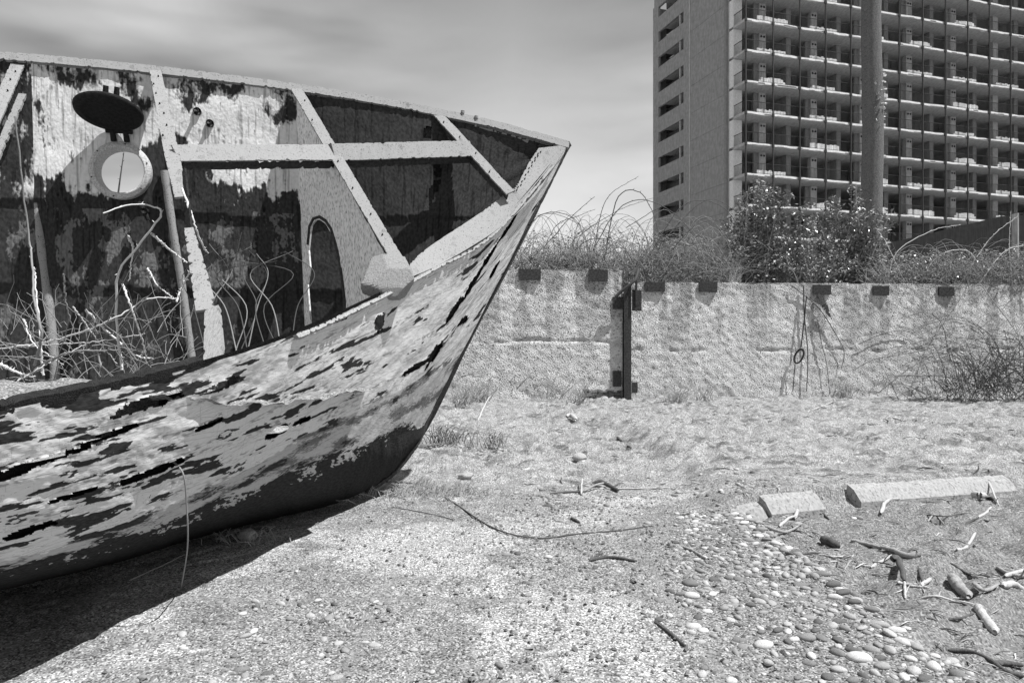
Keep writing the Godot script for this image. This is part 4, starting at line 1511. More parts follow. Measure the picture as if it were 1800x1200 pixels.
		single(q[0], b, M.cane_dark, p[p.size() - 1], q[1], "vine", "vines hanging on the wall")
	var lt := thing("rope_loop", "dark rope with a loop hanging on the wall", "rope", at(1412, 620, 15.0))
	var lb := MB.new()
	var lp := []
	for e in [[1426, 520], [1422, 560], [1416, 610]]:
		var a := at(e[0], e[1], 15.0)
		lp.append(Vector3(a.x, a.y, wall_z(a.x) + 0.10))
	lb.tube(curve(lp, 12), PackedFloat32Array([0.014]), 5)
	part(lt, "cord", lb, M.cord)
	lb = MB.new()
	var ring := PackedVector3Array()
	var rc := at(1411, 626, 15.0)
	rc.z = wall_z(rc.x) + 0.14
	for k in 25:
		var a := TAU * k / 24
		ring.append(rc + Vector3(0.07 * cos(a) + 0.05 * sin(a), 0.15 * sin(a), 0.05 * cos(a)))
	lb.tube(ring, PackedFloat32Array([0.022]), 6)
	part(lt, "loop", lb, M.cord)
	lb = MB.new()
	var tail := []
	for e in [[1406, 640], [1404, 665], [1402, 690]]:
		var a := at(e[0], e[1], 15.0)
		tail.append(Vector3(a.x, a.y, wall_z(a.x) + 0.07))
	lb.tube(curve(tail, 8), PackedFloat32Array([0.010]), 5)
	part(lt, "tail", lb, M.cord)
	# dark jagged strip against the wall below an anchor plate
	var fsb := MB.new()
	var fp := PackedVector3Array([at(1453, 514, 14.9), at(1464, 534, 14.86), at(1478, 560, 14.9)])
	for i in 3:
		fp[i].z = wall_z(fp[i].x) + 0.07 + (0.05 if i == 1 else 0.0)
	bar(fsb, fp, PackedFloat32Array([0.05, 0.16, 0.02]), Vector3(0.2, 0.1, 1).normalized(), 0.008, 0.12, 140)
	single("jagged_strip", fsb, M.rust, fp[0], "dark jagged strip on the wall below an anchor plate", "strip")
	# canes growing up inside the wreck
	var wreck := [[[215, 650], [205, 560], [208, 480], [245, 430], [278, 385], [282, 370], [265, 362], [225, 360], [180, 375]], [[20, 610], [70, 603], [140, 585], [200, 560], [260, 525], [310, 525]], [[0, 612], [90, 605], [170, 600], [255, 586]], [[60, 640], [72, 590], [60, 530], [55, 450], [48, 400], [25, 205]],
		[[75, 660], [70, 600], [62, 500], [60, 470]], [[128, 540], [165, 590], [205, 640]], [[150, 545], [190, 585], [240, 625], [270, 630]], [[180, 665], [172, 620], [168, 588], [178, 585], [215, 588]], [[40, 560], [60, 605], [110, 640]], [[0, 640], [30, 655], [60, 662]],
		[[215, 500], [228, 535], [250, 600], [258, 640]], [[110, 480], [118, 545], [140, 610]], [[265, 410], [300, 440], [330, 462]], [[310, 530], [322, 500], [335, 475]], [[258, 470], [275, 500], [305, 525]], [[60, 650], [120, 620], [210, 615]], [[320, 330], [340, 390], [355, 430], [365, 445]], [[30, 670], [80, 640], [150, 605]], [[225, 415], [233, 440], [225, 495]]]
	var br := RandomNumberGenerator.new(); br.seed = 91
	var wb := thing("bramble_bush", "dry bramble canes growing up inside the wrecked hull", "bramble", at(120, 660, 4.5))
	for k in wreck.size():
		var p := []
		var d0 := br.randf_range(3.9, 4.7)
		for i in wreck[k].size():
			p.append(at(wreck[k][i][0], wreck[k][i][1], d0 + 0.12 * sin(i * 1.3 + k)))
		var b := MB.new()
		var cv := curve(p, 36)
		var rad: float = [0.0085, 0.007, 0.005][k % 3]
		for i in cv.size():
			cv[i] += Vector3(br.randf_range(-1, 1), br.randf_range(-1, 1), br.randf_range(-1, 1)) * 0.0045
		b.tube(cv, taper(36, rad, rad * 0.45), 6)
		thorns(b, cv, rad * 0.8, br, 4)
		part(wb, "cane", b, M.cane_light if k % 4 != 3 else M.cane_mid)
	var tb := MB.new()
	for k in 150:
		var a := at(br.randf_range(-20, 330), br.randf_range(560, 690), br.randf_range(3.7, 5.2))
		var e := a + Vector3(br.randf_range(-0.3, 0.3), br.randf_range(-0.05, 0.35), br.randf_range(-0.2, 0.2))
		tb.tube(cane_points(a, (a + e) * 0.5 + Vector3(0, 0.05, 0), e, 5, 0.01, br), taper(5, 0.003, 0.0015), 3, false)
	part(wb, "twigs", tb, M.cane_mid, "", "stuff")
	wb = thing("bramble_bush", "thin dark bramble stems inside the hull beside the doorway", "bramble", at(450, 600, 4.9))
	for k in 12:
		var x := br.randf_range(360, 530)
		var p := [at(x, 620, 4.8), at(x + br.randf_range(-30, 30), 540, 4.9), at(x + br.randf_range(-60, 60), 480, 5.0), at(x + br.randf_range(-80, 60), br.randf_range(400, 480), 5.0)]
		var b := MB.new()
		b.tube(curve(p, 20), taper(20, 0.005, 0.002), 4)
		part(wb, "stem", b, M.cane_mid if k % 2 else M.cane_dark)
	# a single thorny twig seen through the porthole
	var sb := MB.new()
	var sp := curve([at(206, 348, 7.2), at(211, 310, 7.2), at(217, 268, 7.2)], 16)
	sb.tube(sp, taper(16, 0.010, 0.004), 5)
	thorns(sb, sp, 0.008, br, 2)
	var low := curve([at(190, 420, 7.2), at(200, 380, 7.2), at(206, 348, 7.2)], 4)
	low.append(at(206, 348, 7.2))
	sb.tube(PackedVector3Array([Vector3(at(185, 420, 7.2).x, 0, -7.2), low[0], low[2], low[4]]), PackedFloat32Array([0.014, 0.013, 0.012, 0.010]), 5)
	single("thorny_twig", sb, M.cane_dark, Vector3(at(185, 420, 7.2).x, 0, -7.2), "thorny twig seen through the round porthole", "twig")
	# vine trailing from the hull to the sand
	var vb := MB.new()
	vb.tube(curve([at(278, 795, 2.92), at(300, 808, 2.88), at(321, 832, 2.86), at(327, 880, 2.9), at(329, 960, 3.0), at(318, 1032, 3.42)], 40), taper(40, 0.004, 0.003), 5)
	single("trailing_vine", vb, M.cane_mid, on_ground(318, 1032), "thin dry vine trailing from the hull down to the shaded sand", "vine")
	# grass at the foot of the bow
	for q in [[690, 868, 330, 0.16, "dry grass tuft under the bow of the boat", 0.30], [770, 862, 200, 0.12, "thin dry grass just right of the bow", 0.28], [440, 952, 60, 0.12, "wisp of dry grass round the pale stone", 0.10], [780, 775, 160, 0.12, "scrubby dry grass between bow and wall", 0.30], [860, 790, 110, 0.10, "small dry grass patch on the sand before the left wall", 0.22]]:
		var p := on_ground(q[0], q[1])
		var b := MB.new()
		for k in q[2]:
			var x := p.x + br.randfn(0, q[5])
			var z := p.z + br.randfn(0, q[5] * 0.45)
			var a := Vector3(x, ground_height(x, z) - 0.01, z)
			var e: Vector3 = a + Vector3(br.randf_range(-1, 1), br.randf_range(0.15, 0.8), br.randf_range(-0.7, 0.7)) * q[3]
			b.tube(cane_points(a, (a + e) * 0.5 + Vector3(0, 0.04, 0), e, 4, 0.008, br), taper(4, 0.0032, 0.0012), 3, false)
		var o := single("dry_grass", b, M.grass_dry, p, q[4], "grass", "dry grass on the sand")

# ------------------------------------------------------------------ litter on the sand
func stick(label: String, m: Material, pts: Array, r0: float, r1: float, category := "driftwood", flat := 1.0) -> void:
	var p := []
	for e in pts:
		p.append(on_ground(e[0], e[1], r0 * 0.75 + (e[2] if e.size() > 2 else 0.0)))
	var n := 6 + 4 * (p.size() - 1)
	var cv := curve(p, n)
	var rr := PackedFloat32Array()
	for i in n + 1:
		var t := float(i) / n
		var k := lerpf(r0, r1, t) * 0.85 * (1.0 + 0.05 * rng.randf_range(-1, 1))
		if i == 0 or i == n:
			k *= 0.45
		rr.append(k)
		if i > 0 and i < n:
			cv[i] += Vector3(rng.randf_range(-1, 1), rng.randf_range(-0.3, 0.3), rng.randf_range(-1, 1)) * r0 * 0.18
	var b := MB.new()
	b.tube(cv, rr, 7)
	# stubs of side twigs, on the thinner sticks
	if r0 < 0.0125:
		for k in 1:
			var j := rng.randi_range(2, n - 2)
			var d := Vector3(rng.randf_range(-1, 1), rng.randf_range(0.0, 0.5), rng.randf_range(-1, 1)).normalized() * r0 * rng.randf_range(6.0, 14.0)
			b.tube(PackedVector3Array([cv[j], cv[j] + d * 0.5 + Vector3(0, 0.003, 0), cv[j] + d]), PackedFloat32Array([r0 * 0.4, r0 * 0.3, r0 * 0.12]), 5)
	if flat != 1.0:
		var base := cv[n / 2]
		for i in b.v.size():
			b.v[i].y = base.y + (b.v[i].y - base.y) * flat
	single("driftwood_stick", b, m, p[0], label, category, "driftwood scattered on the sand")

func zs(x: float, y: float, up := 0.0) -> Array:
	return [1260.0 + x / 3.3333, 840.0 + y / 3.3333, up]

func make_litter() -> void:
	var W: Material = M.wood_white
	var D: Material = M.wood_dark
	var G: Material = M.wood_mid
	stick("pale pointed driftwood sliver beside the gravel edge", G, [zs(285, 292), zs(400, 330), zs(485, 362)], 0.014, 0.008)
	stick("white stick leaning up from the pile before the broken slab", W, [zs(458, 255), zs(488, 190, 0.05)], 0.016, 0.012)
	stick("white forked stick lying below the broken slab", W, [zs(368, 290), zs(420, 250), zs(470, 245)], 0.013, 0.009)
	stick("dark stick beside the pile before the broken slab", D, [zs(545, 192), zs(600, 215), zs(660, 250)], 0.014, 0.008)
	stick("knotted dark wood chunk on the loose sand", D, [zs(622, 380), zs(670, 400), zs(725, 425)], 0.035, 0.026)
	stick("long grey stick ending at the bark piece", G, [zs(790, 380), zs(880, 402), zs(970, 418)], 0.014, 0.012)
	stick("wide curled bark piece in the middle of the driftwood", G, [zs(960, 425), zs(1040, 440), zs(1120, 470), zs(1190, 505)], 0.018, 0.03, "driftwood", 0.7)
	stick("straight white stick pointing at the bark piece", W, [zs(905, 515), zs(1030, 458)], 0.011, 0.009)
	stick("thin dark twig lying nearest the gravel edge", D, [zs(385, 450), zs(480, 455), zs(600, 465), zs(745, 500)], 0.008, 0.005)
	stick("short light stick beside the thin dark twig", W, [zs(660, 462), zs(720, 470), zs(790, 460)], 0.010, 0.006)
	stick("thin forked twig below the light stick", G, [zs(742, 540), zs(800, 522), zs(870, 515)], 0.006, 0.005)
	stick("thick upright-looking brown stick at the centre of the right sand", D, [zs(1042, 528, 0.03), zs(1070, 570, 0.02), zs(1102, 625)], 0.026, 0.016)
	stick("slim white stick standing toward the camera under the brown stick", W, [zs(1102, 622, 0.01), zs(1106, 715)], 0.008, 0.007)
	stick("white stick crossing behind the brown stick", W, [zs(1060, 630), zs(1140, 645), zs(1235, 655)], 0.010, 0.008)
	stick("grey stick just above the crossing white stick", G, [zs(1110, 628), zs(1215, 635)], 0.009, 0.008)
	stick("short white stub at the end of the crossing sticks", W, [zs(1200, 645), zs(1255, 605)], 0.013, 0.012)
	stick("dark bent twig above the short white stub", D, [zs(1185, 575), zs(1225, 595), zs(1300, 598)], 0.010, 0.005)
	stick("smooth thick log casting a shadow on the right sand", G, [zs(1378, 612), zs(1425, 665), zs(1478, 725)], 0.034, 0.030, "log")
	stick("thin pale stick between the log and the sand hollow", W, [zs(1205, 697), zs(1290, 712), zs(1395, 728)], 0.007, 0.006)
	stick("flat split stick right of the log", G, [zs(1512, 642), zs(1570, 675), zs(1648, 732)], 0.018, 0.012, "driftwood", 0.6)
	stick("thin dark stick at the top of the right hand pile", D, [zs(1372, 515), zs(1480, 555), zs(1600, 588)], 0.009, 0.006)
	stick("white stick lying level in the right hand pile", W, [zs(1480, 600), zs(1655, 606)], 0.008, 0.007)
	stick("grey stick lying level at the front of the right hand pile", G, [zs(1500, 630), zs(1690, 638)], 0.011, 0.009)
	stick("long grey stick running out at the right edge", G, [zs(1640, 542), zs(1720, 560), zs(1815, 585)], 0.012, 0.010)
	stick("second long stick running out at the right edge", W, [zs(1690, 600), zs(1815, 610)], 0.014, 0.012)
	stick("white broken lump in the right hand pile", W, [zs(1680, 648), zs(1740, 638), zs(1800, 652)], 0.022, 0.016)
	stick("pale split chunk nearest the camera on the right", W, [zs(1522, 790), zs(1570, 840), zs(1630, 905)], 0.022, 0.026)
	stick("thin dark root beside the pale split chunk", D, [zs(1360, 835), zs(1440, 815), zs(1510, 780)], 0.007, 0.005)
	stick("small white curl of wood below the pale chunk", W, [zs(1448, 935), zs(1480, 915), zs(1515, 915)], 0.006, 0.004)
	stick("long dark cane in the lower right corner", D, [zs(1360, 990), zs(1480, 1025), zs(1600, 1075), zs(1700, 1140), zs(1800, 1165)], 0.009, 0.011)
	stick("dark split bark on the long cane in the lower right corner", D, [zs(1620, 1080), zs(1700, 1100), zs(1800, 1120)], 0.018, 0.016, "driftwood", 0.6)
	stick("leaning white stick at the far right pile", W, [zs(1535, 335), zs(1575, 280, 0.03), zs(1612, 226, 0.06)], 0.012, 0.009)
	stick("dark flat wood under the leaning white stick", D, [zs(1410, 332), zs(1500, 305), zs(1600, 312)], 0.014, 0.008)
	stick("short white stick left of the leaning one", W, [zs(1410, 432), zs(1460, 405), zs(1520, 368)], 0.013, 0.010)
	stick("white chunk on the sand below the long slab", W, [zs(962, 208, 0.01), zs(1000, 195), zs(1075, 178)], 0.018, 0.012)
	stick("thin white stick at the foot of the long slab", W, [zs(1275, 120), zs(1350, 116)], 0.009, 0.007)
	stick("white stone-like lump of wood beside the long slab", W, [zs(1505, 122, 0.01), zs(1545, 112, 0.02), zs(1575, 108, 0.01)], 0.036, 0.024)
	stick("crossed white stick left of the far pile", W, [zs(1520, 165), zs(1568, 104, 0.04)], 0.010, 0.008)
	stick("crossed white stick right of the far pile", W, [zs(1590, 92, 0.04), zs(1655, 172)], 0.010, 0.008)
	stick("small white stick at the end of the far pile", W, [zs(1645, 187), zs(1688, 166)], 0.010, 0.008)
	stick("dark stub under the white lump", D, [zs(1590, 120), zs(1620, 150), zs(1640, 170)], 0.016, 0.010)
	stick("very long thin dark twig on the right sand", D, [zs(1200, 222), zs(1350, 228), zs(1450, 212), zs(1660, 228)], 0.006, 0.004)
	stick("short bent twig under the very long one", G, [zs(1238, 258), zs(1280, 240), zs(1335, 250)], 0.007, 0.005)
	var q := func(x: float, y: float, up := 0.0) -> Array:
		return [820.0 + x / 3.3333, 840.0 + y / 3.3333, up]
	stick("dark bent stick lying in the middle of the foreground", D, [q.call(720, 490), q.call(790, 476), q.call(870, 478), q.call(1000, 497)], 0.012, 0.008)
	stick("straight dark stick pointing at the gravel strip", D, [q.call(1105, 845), q.call(1180, 905), q.call(1282, 992)], 0.009, 0.010)
	stick("short grey stick on the upper gravel", G, [q.call(1262, 410), q.call(1330, 435), q.call(1412, 487)], 0.011, 0.009)
	stick("long pale cane lying on the debris line", W, [q.call(880, 68), q.call(1010, 66), q.call(1190, 62)], 0.010, 0.007)
	stick("dark bark heap on the debris line", D, [q.call(735, 55), q.call(790, 50, 0.02), q.call(860, 70), q.call(890, 88)], 0.026, 0.016)
	stick("pale crossing stick on the debris line", G, [q.call(690, 82), q.call(760, 68, 0.03), q.call(840, 52, 0.03)], 0.012, 0.009)
	stick("upright pale splinter on the debris line", W, [q.call(672, 100), q.call(678, 48, 0.06)], 0.010, 0.008)
	stick("dark stick lying left along the debris line", D, [q.call(490, 98), q.call(600, 92), q.call(690, 94)], 0.012, 0.008)
	stick("small dark twig on the pale crust", D, [q.call(612, 243), q.call(640, 255), q.call(662, 268)], 0.013, 0.010)
	stick("white broken stick on the sand before the rusty post", W, [[996, 732], [1004, 738, 0.04], [1012, 745, 0.03]], 0.035, 0.045)
	stick("pale branch on the sand between bow and wall", W, [[840, 735], [852, 722, 0.08], [862, 708, 0.15]], 0.02, 0.012)
	stick("pale driftwood stick in front of the right wall", W, [[1160, 735], [1200, 722], [1235, 712]], 0.012, 0.009)
	stick("pale branch in front of the sloping vine", W, [[1415, 727], [1450, 713], [1480, 705]], 0.014, 0.010)
	stick("dark stick in the middle of the sand before the wall", D, [[1085, 778], [1098, 783], [1110, 790]], 0.022, 0.014)
	stick("long dry cane curving over the sand from under the bow", M.cane_dark, [[668, 847], [735, 853], [790, 880], [868, 930], [945, 947], [1010, 940], [1085, 934], [1150, 925]], 0.008, 0.004, "cane")
	stick("thin dry cane on the sand beside the bow", M.cane_dark, [[690, 892], [750, 902], [800, 915]], 0.005, 0.003, "cane")
	stick("thin pale root on the shaded sand under the hull", M.cane_mid, [[225, 1022], [285, 995], [325, 975]], 0.006, 0.003, "root")
	# concrete edging, broken in two
	slab("short cracked piece of concrete edging beside the gravel", Vector3(1.80, 0.115, -4.93), Vector3(2.22, 0.12, -5.07), 41)
	slab("long piece of concrete edging running to the right", Vector3(2.58, 0.125, -5.26), Vector3(4.15, 0.085, -5.86), 42)
	slab("pale crumbled end of the concrete edging by the gravel", Vector3(1.50, 0.03, -4.90), Vector3(1.785, 0.075, -4.93), 43)
	# stone lying in the broken bow, pale stone under the hull
	rock("broken_stone", "angular stone block wedged on the broken deck edge", at(684, 486, 4.42), Vector3(0.19, 0.115, 0.14), 14, M.stone, true)
	rock("round_stone", "round pale stone at the edge of the boat's shadow", on_ground(435, 950, 0.03), Vector3(0.06, 0.045, 0.05), 7, M.rock)
	rock("round_stone", "rounded stone on the sand right of the bow", on_ground(820, 842, 0.03), Vector3(0.075, 0.04, 0.05), 8, M.rock)
	rock("round_stone", "small pale stone on the sand before the left wall", on_ground(1018, 810, 0.03), Vector3(0.08, 0.05, 0.06), 9, M.rock)

# a length of cast edging: a straight run with crumbled arrises, sunk into the sand; a and e are the ends of its upper front edge
func slab(label: String, a: Vector3, e: Vector3, sd: int) -> void:
	var r := RandomNumberGenerator.new(); r.seed = sd
	var m := maxi(6, int(a.distance_to(e) / 0.05))
	var b := MB.new()
	var rows := []
	var back := Vector3(e.z - a.z, 0, a.x - e.x).normalized()
	if back.z > 0.0:
		back = -back
	for i in m + 1:
		var c := a.lerp(e, float(i) / m)
		var chip := r.randf() * r.randf() * 0.022
		var skew := (r.randf_range(-0.03, 0.03) if i == 0 or i == m else 0.0)
		c += (e - a).normalized() * skew
		var ed := c + back * chip + Vector3(0, -chip, 0)
		rows.append([c + Vector3(0, -0.28, 0) - back * 0.02, Vector3(c.x, c.y - 0.11, c.z) - back * 0.02, c + back * 0.05 + Vector3(0, -0.03 - chip, 0), ed + back * 0.11, c + back * 0.16 + Vector3(0, -0.28, 0)])
	for k in 4:
		var f0 := b.v.size()
		for i in m + 1:
			b.vert(rows[i][k], Vector3.UP); b.vert(rows[i][k + 1], Vector3.UP)
		for i in m:
			for q in [f0 + 2 * i, f0 + 2 * i + 1, f0 + 2 * i + 3, f0 + 2 * i, f0 + 2 * i + 3, f0 + 2 * i + 2]:
				b.idx.append(q)
	b.smooth()
	for q in [0, m]:
		var w: Array = rows[q]
		var away := a - e if q == 0 else e - a
		face_to(b, w[0], w[1], w[2], w[3], away)
		face_to(b, w[0], w[3], w[4], w[4], away)
	single("concrete_edging", b, M.slab, a + Vector3(0, -0.2, 0), label, "concrete slab", "broken concrete edging")

func rock(called: String, label: String, c: Vector3, size: Vector3, sd: int, m: Material, angular := false) -> void:
	var r := RandomNumberGenerator.new(); r.seed = sd
	var planes := []
	for k in 11:
		var n := Vector3(r.randf_range(-1, 1), r.randf_range(-1, 1), r.randf_range(-1, 1)).normalized()
		planes.append([n, r.randf_range(0.62, 0.85) if angular else r.randf_range(0.68, 0.9)])
	var b := MB.new()
	var nu := 64 if angular else 28
	var nv := 44 if angular else 18
	for j in nv + 1:
		for i in nu:
			var th := PI * j / nv
			var ph := TAU * i / nu
			var d := Vector3(sin(th) * cos(ph), cos(th), sin(th) * sin(ph))
			var rad := 1.35 if angular else 1.0
			for p in planes:
				var cs := d.dot(p[0])
				if cs > 0.05:
					rad = minf(rad, p[1] / cs)
			rad *= 1.0 + 0.02 * rough.get_noise_3dv(d * 5.0 + Vector3(sd, 0, 0))
			b.vert(c + d * size * rad, d)
	for j in nv:
		for i in nu:
			var a := j * nu + i
			var e := j * nu + (i + 1) % nu
			for q in [a, e, e + nu, a, e + nu, a + nu]:
				b.idx.append(q)
	if angular:
		var fb := MB.new()
		for q in range(0, b.idx.size(), 3):
			if (b.v[b.idx[q + 1]] - b.v[b.idx[q]]).cross(b.v[b.idx[q + 2]] - b.v[b.idx[q]]).length() > 1e-9:
				fb.tri(b.v[b.idx[q]], b.v[b.idx[q + 1]], b.v[b.idx[q + 2]])
		b = fb
	else:
		b.smooth()
	single(called, b, m, c - Vector3(0, size.y * 0.8, 0), label, "stone")

func make_pebbles() -> void:
	var r := RandomNumberGenerator.new(); r.seed = 1234
	var meshes := []
	var tones := [0.44, 0.34, 0.26, 0.20, 0.15, 0.10, 0.22, 0.30]
	var mats := []
	for g in tones:
		mats.append(tri_mat(M.con_t, null, 0.16, g * 1.6, 0.8, 1.0))
	var shapes := []
	for k in 5:
		var b := MB.new()
		var nz := FastNoiseLite.new(); nz.seed = 70 + k; nz.frequency = 0.9
		for j in 7:
			for i in 10:
				var th := PI * j / 6.0
				var ph := TAU * i / 10.0
				var d := Vector3(sin(th) * cos(ph), cos(th), sin(th) * sin(ph))
				b.vert(d * (1.0 + 0.22 * nz.get_noise_3dv(d * 1.4)), d)
		for j in 6:
			for i in 10:
				var a := j * 10 + i
				var e := j * 10 + (i + 1) % 10
				for q in [a, e, e + 10, a, e + 10, a + 10]:
					b.idx.append(q)
		b.smooth()
		shapes.append(b)
	for k in 5:
		for m in mats:
			meshes.append(shapes[k].mesh(m))
	var all := []
	# gravel strip along the edge of the packed sand
	for k in 5200:
		var z := -lerpf(2.2, 5.0, pow(r.randf(), 0.9))
		var u := r.randf()
		var x := 1.60 - 0.95 * u * u * (0.5 + 0.5 * sst(5.0, 3.0, -z)) + r.randfn(0, 0.03)
		var size := 0.005 + 0.027 * pow(r.randf(), 4.0) * (1.0 - 0.35 * u)
		all.append([size, x, z])
	# thin scatter further left
	for k in 900:
		var z := -lerpf(2.2, 4.6, r.randf())
		var x := r.randf_range(-1.35, 1.0)
		if r.randf() < 0.5:
			x = r.randfn(-0.85, 0.25); z = -r.randf_range(2.4, 3.4)
		all.append([0.004 + 0.017 * pow(r.randf(), 5.0), x, z])
	for k in 500:
		all.append([0.006 + 0.02 * pow(r.randf(), 3.0), r.randf_range(0.0, 2.4), -r.randf_range(4.6, 6.0)])
	all.sort_custom(func(p: Array, q: Array) -> bool: return p[0] / -p[2] > q[0] / -q[2])
	var mm := MultiMesh.new()
	mm.transform_format = MultiMesh.TRANSFORM_3D
	mm.use_colors = true
	var sm := plain(1.0, 0.8)
	sm.vertex_color_use_as_albedo = true
	mm.mesh = shapes[1].mesh(sm)
	var rest := []
	var taken := []
	for e in [[1510, 1158, 0.040, 0.46, "largest pale oval stone near the front of the gravel strip"], [1552, 1173, 0.026, 0.26, "grey rounded stone just right of the largest pale one"], [1422, 1167, 0.022, 0.16, "dark rounded stone left of the largest pale one"],
			[1216, 1048, 0.032, 0.42, "pale four-sided stone at the left side of the gravel strip"], [1213, 1027, 0.034, 0.14, "dark flat stone above the pale four-sided one"], [1219, 1103, 0.030, 0.42, "smooth oval stone right of the straight dark stick"], [1420, 1122, 0.030, 0.2, "long grey stone in the middle of the gravel strip"], [1342, 1135, 0.034, 0.42, "long light stone left of the middle of the gravel strip"]]:
		var p := on_ground(e[0], e[1])
		var o := MeshInstance3D.new()
		o.name = numbered("pebble")
		o.mesh = shapes[taken.size() % 5].mesh(tri_mat(M.con_t, null, 0.16, e[3] * 1.5, 0.8, 1.0))
		add_child(o)
		o.transform = Transform3D(Basis(Vector3.UP, r.randf_range(-0.5, 0.2)).scaled_local(Vector3(e[2] * 1.25, e[2] * 0.55, e[2] * 0.85)), p + Vector3(0, e[2] * 0.12, 0))
		tag(o, e[4], "pebble", "pebbles in the gravel strip")
		taken.append(Vector3(p.x, e[2], p.z))
	var made := 0
	for e in all:
		var s: float = e[0]
		var p := Vector3(e[1], 0, e[2])
		if p.z < -2.2 and p.x < -0.5 and p.z < -3.9:
			continue
		var free := true
		for o in taken:
			if absf(o.x - p.x) < 0.08 and Vector2(o.x - p.x, o.z - p.z).length() < (s + o.y) * 0.95:
				free = false
				break
		if not free:
			continue
		p.y = ground_height(p.x, p.z) + s * 0.06
		var basis := Basis(Vector3.UP, r.randf() * TAU) * Basis(Vector3.RIGHT, r.randfn(0, 0.2))
		basis = basis.scaled_local(Vector3(s * r.randf_range(0.95, 1.5), s * r.randf_range(0.4, 0.65), s * r.randf_range(0.65, 0.95)))
		if made < 290:
			taken.append(Vector3(p.x, s, p.z))
			var o := MeshInstance3D.new()
			o.name = numbered("pebble")
			o.mesh = meshes[r.randi() % meshes.size()]
			add_child(o)
			o.transform = Transform3D(basis, p)
			if p.x > 0.4:
				tag(o, "smooth grey beach pebble lying in the gravel strip", "pebble", "pebbles in the gravel strip")
			else:
				tag(o, "smooth beach pebble scattered on the foreground sand", "pebble", "pebbles scattered on the foreground sand")
			made += 1
		else:
			rest.append([Transform3D(basis, p), tones[r.randi() % tones.size()]])
	mm.instance_count = rest.size()
	for i in rest.size():
		mm.set_instance_transform(i, rest[i][0])
		var g: float = rest[i][1]
		mm.set_instance_color(i, Color(g, g, g))
	var mi := MultiMeshInstance3D.new()
	mi.name = "fine_gravel"
	mi.multimesh = mm
	add_child(mi)
	tag(mi, "fine mixed gravel strewn over the packed sand", "gravel", "", "stuff")

# crumbs, straws and plant scraps too small to count
func scatter(called: String, label: String, category: String, b: MB, m: Material, count: int, sd: int, place: Callable) -> void:
	var r := RandomNumberGenerator.new(); r.seed = sd
	var mm := MultiMesh.new()
	mm.transform_format = MultiMesh.TRANSFORM_3D
	mm.use_colors = true
	mm.mesh = b.mesh(m)
	mm.instance_count = count
	for i in count:
		var e: Array = place.call(r)
		mm.set_instance_transform(i, e[0])
		mm.set_instance_color(i, Color(e[1], e[1], e[1]))
	var o := MultiMeshInstance3D.new()
	o.name = called
	o.multimesh = mm
	add_child(o)
	tag(o, label, category, "", "stuff")

func make_scraps() -> void:
	var vm := plain(1.0, 0.85)
	vm.vertex_color_use_as_albedo = true
	var straw := MB.new()
	straw.tube(PackedVector3Array([Vector3(-0.5, 0, 0), Vector3(-0.15, 0.06, 0.03), Vector3(0.2, 0.04, -0.04), Vector3(0.5, 0.0, 0.02)]), PackedFloat32Array([0.02, 0.035, 0.03, 0.01]), 4)
	scatter("plant_scraps", "dead plant scraps strewn over the sand before the wall", "litter", straw, vm, 2600, 801, func(r: RandomNumberGenerator) -> Array:
		var z := 0.0
		var x := 0.0
		for k in 12:
			z = -lerpf(5.3, 14.8, pow(r.randf(), 0.7))
			x = r.randf_range(-0.9, 0.75 * -z + 0.5)
			if hill2.get_noise_2d(x * 3.0 + 70.0, z * 3.0) > 0.22 or (z < -13.9 and r.randf() < 0.5):
				break
		var ln := 0.02 + 0.16 * pow(r.randf(), 2.5)
		var t := Transform3D(Basis(Vector3.UP, r.randf() * TAU) * Basis(Vector3.BACK, r.randfn(0, 0.15)), Vector3(x, ground_height(x, z) + 0.004, z))
		t.basis = t.basis * Basis(Vector3.RIGHT, r.randf() * TAU)
		t.basis = t.basis.scaled_local(Vector3(ln, ln * 1.2, ln))
		return [t, [0.05, 0.09, 0.14, 0.2, 0.3, 0.45][r.randi() % 6]])
	scatter("driftwood_splinters", "fine pale driftwood splinters between the larger sticks", "litter", straw, vm, 420, 802, func(r: RandomNumberGenerator) -> Array:
		var z := -r.randf_range(2.3, 5.4)
		var x := 1.65 + 2.4 * r.randf() * r.randf()
		var ln := r.randf_range(0.02, 0.11)
		var t := Transform3D(Basis(Vector3.UP, r.randf() * TAU) * Basis(Vector3.BACK, r.randfn(0, 0.1)), Vector3(x, ground_height(x, z) + 0.003, z))
		t.basis = t.basis.scaled_local(Vector3(ln, ln, ln))
		return [t, [0.06, 0.15, 0.3, 0.55][r.randi() % 4]])
	var crumb := MB.new()
	var c := [Vector3(0, 0.6, 0), Vector3(1, 0, 0.2), Vector3(0.1, -0.1, 0.9), Vector3(-0.9, 0.05, 0.1), Vector3(-0.1, 0.1, -1.0)]
	for k in 4:
		face_to(crumb, c[0], c[1 + k], c[1 + (k + 1) % 4], c[1 + (k + 1) % 4], Vector3(0, 1, 0))
	scatter("sand_crumbs", "crumbs of dried sand crust on the foreground", "crumbs", crumb, M.crumb, 5200, 803, func(r: RandomNumberGenerator) -> Array:
		var z := -lerpf(2.2, 5.6, r.randf())
		var x := r.randf_range(-1.6, 1.6)
		if r.randf() < 0.6:
			x = r.randfn(0.35, 0.45)
		var ln := 0.003 + 0.014 * pow(r.randf(), 4.0)
		var t := Transform3D(Basis(Vector3.UP, r.randf() * TAU) * Basis(Vector3.BACK, r.randfn(0, 0.3)), Vector3(x, ground_height(x, z) + ln * 0.3, z))
		t.basis = t.basis.scaled_local(Vector3(ln, ln * 1.1, ln * 0.8))
		return [t, r.randf_range(0.08, 0.24)])

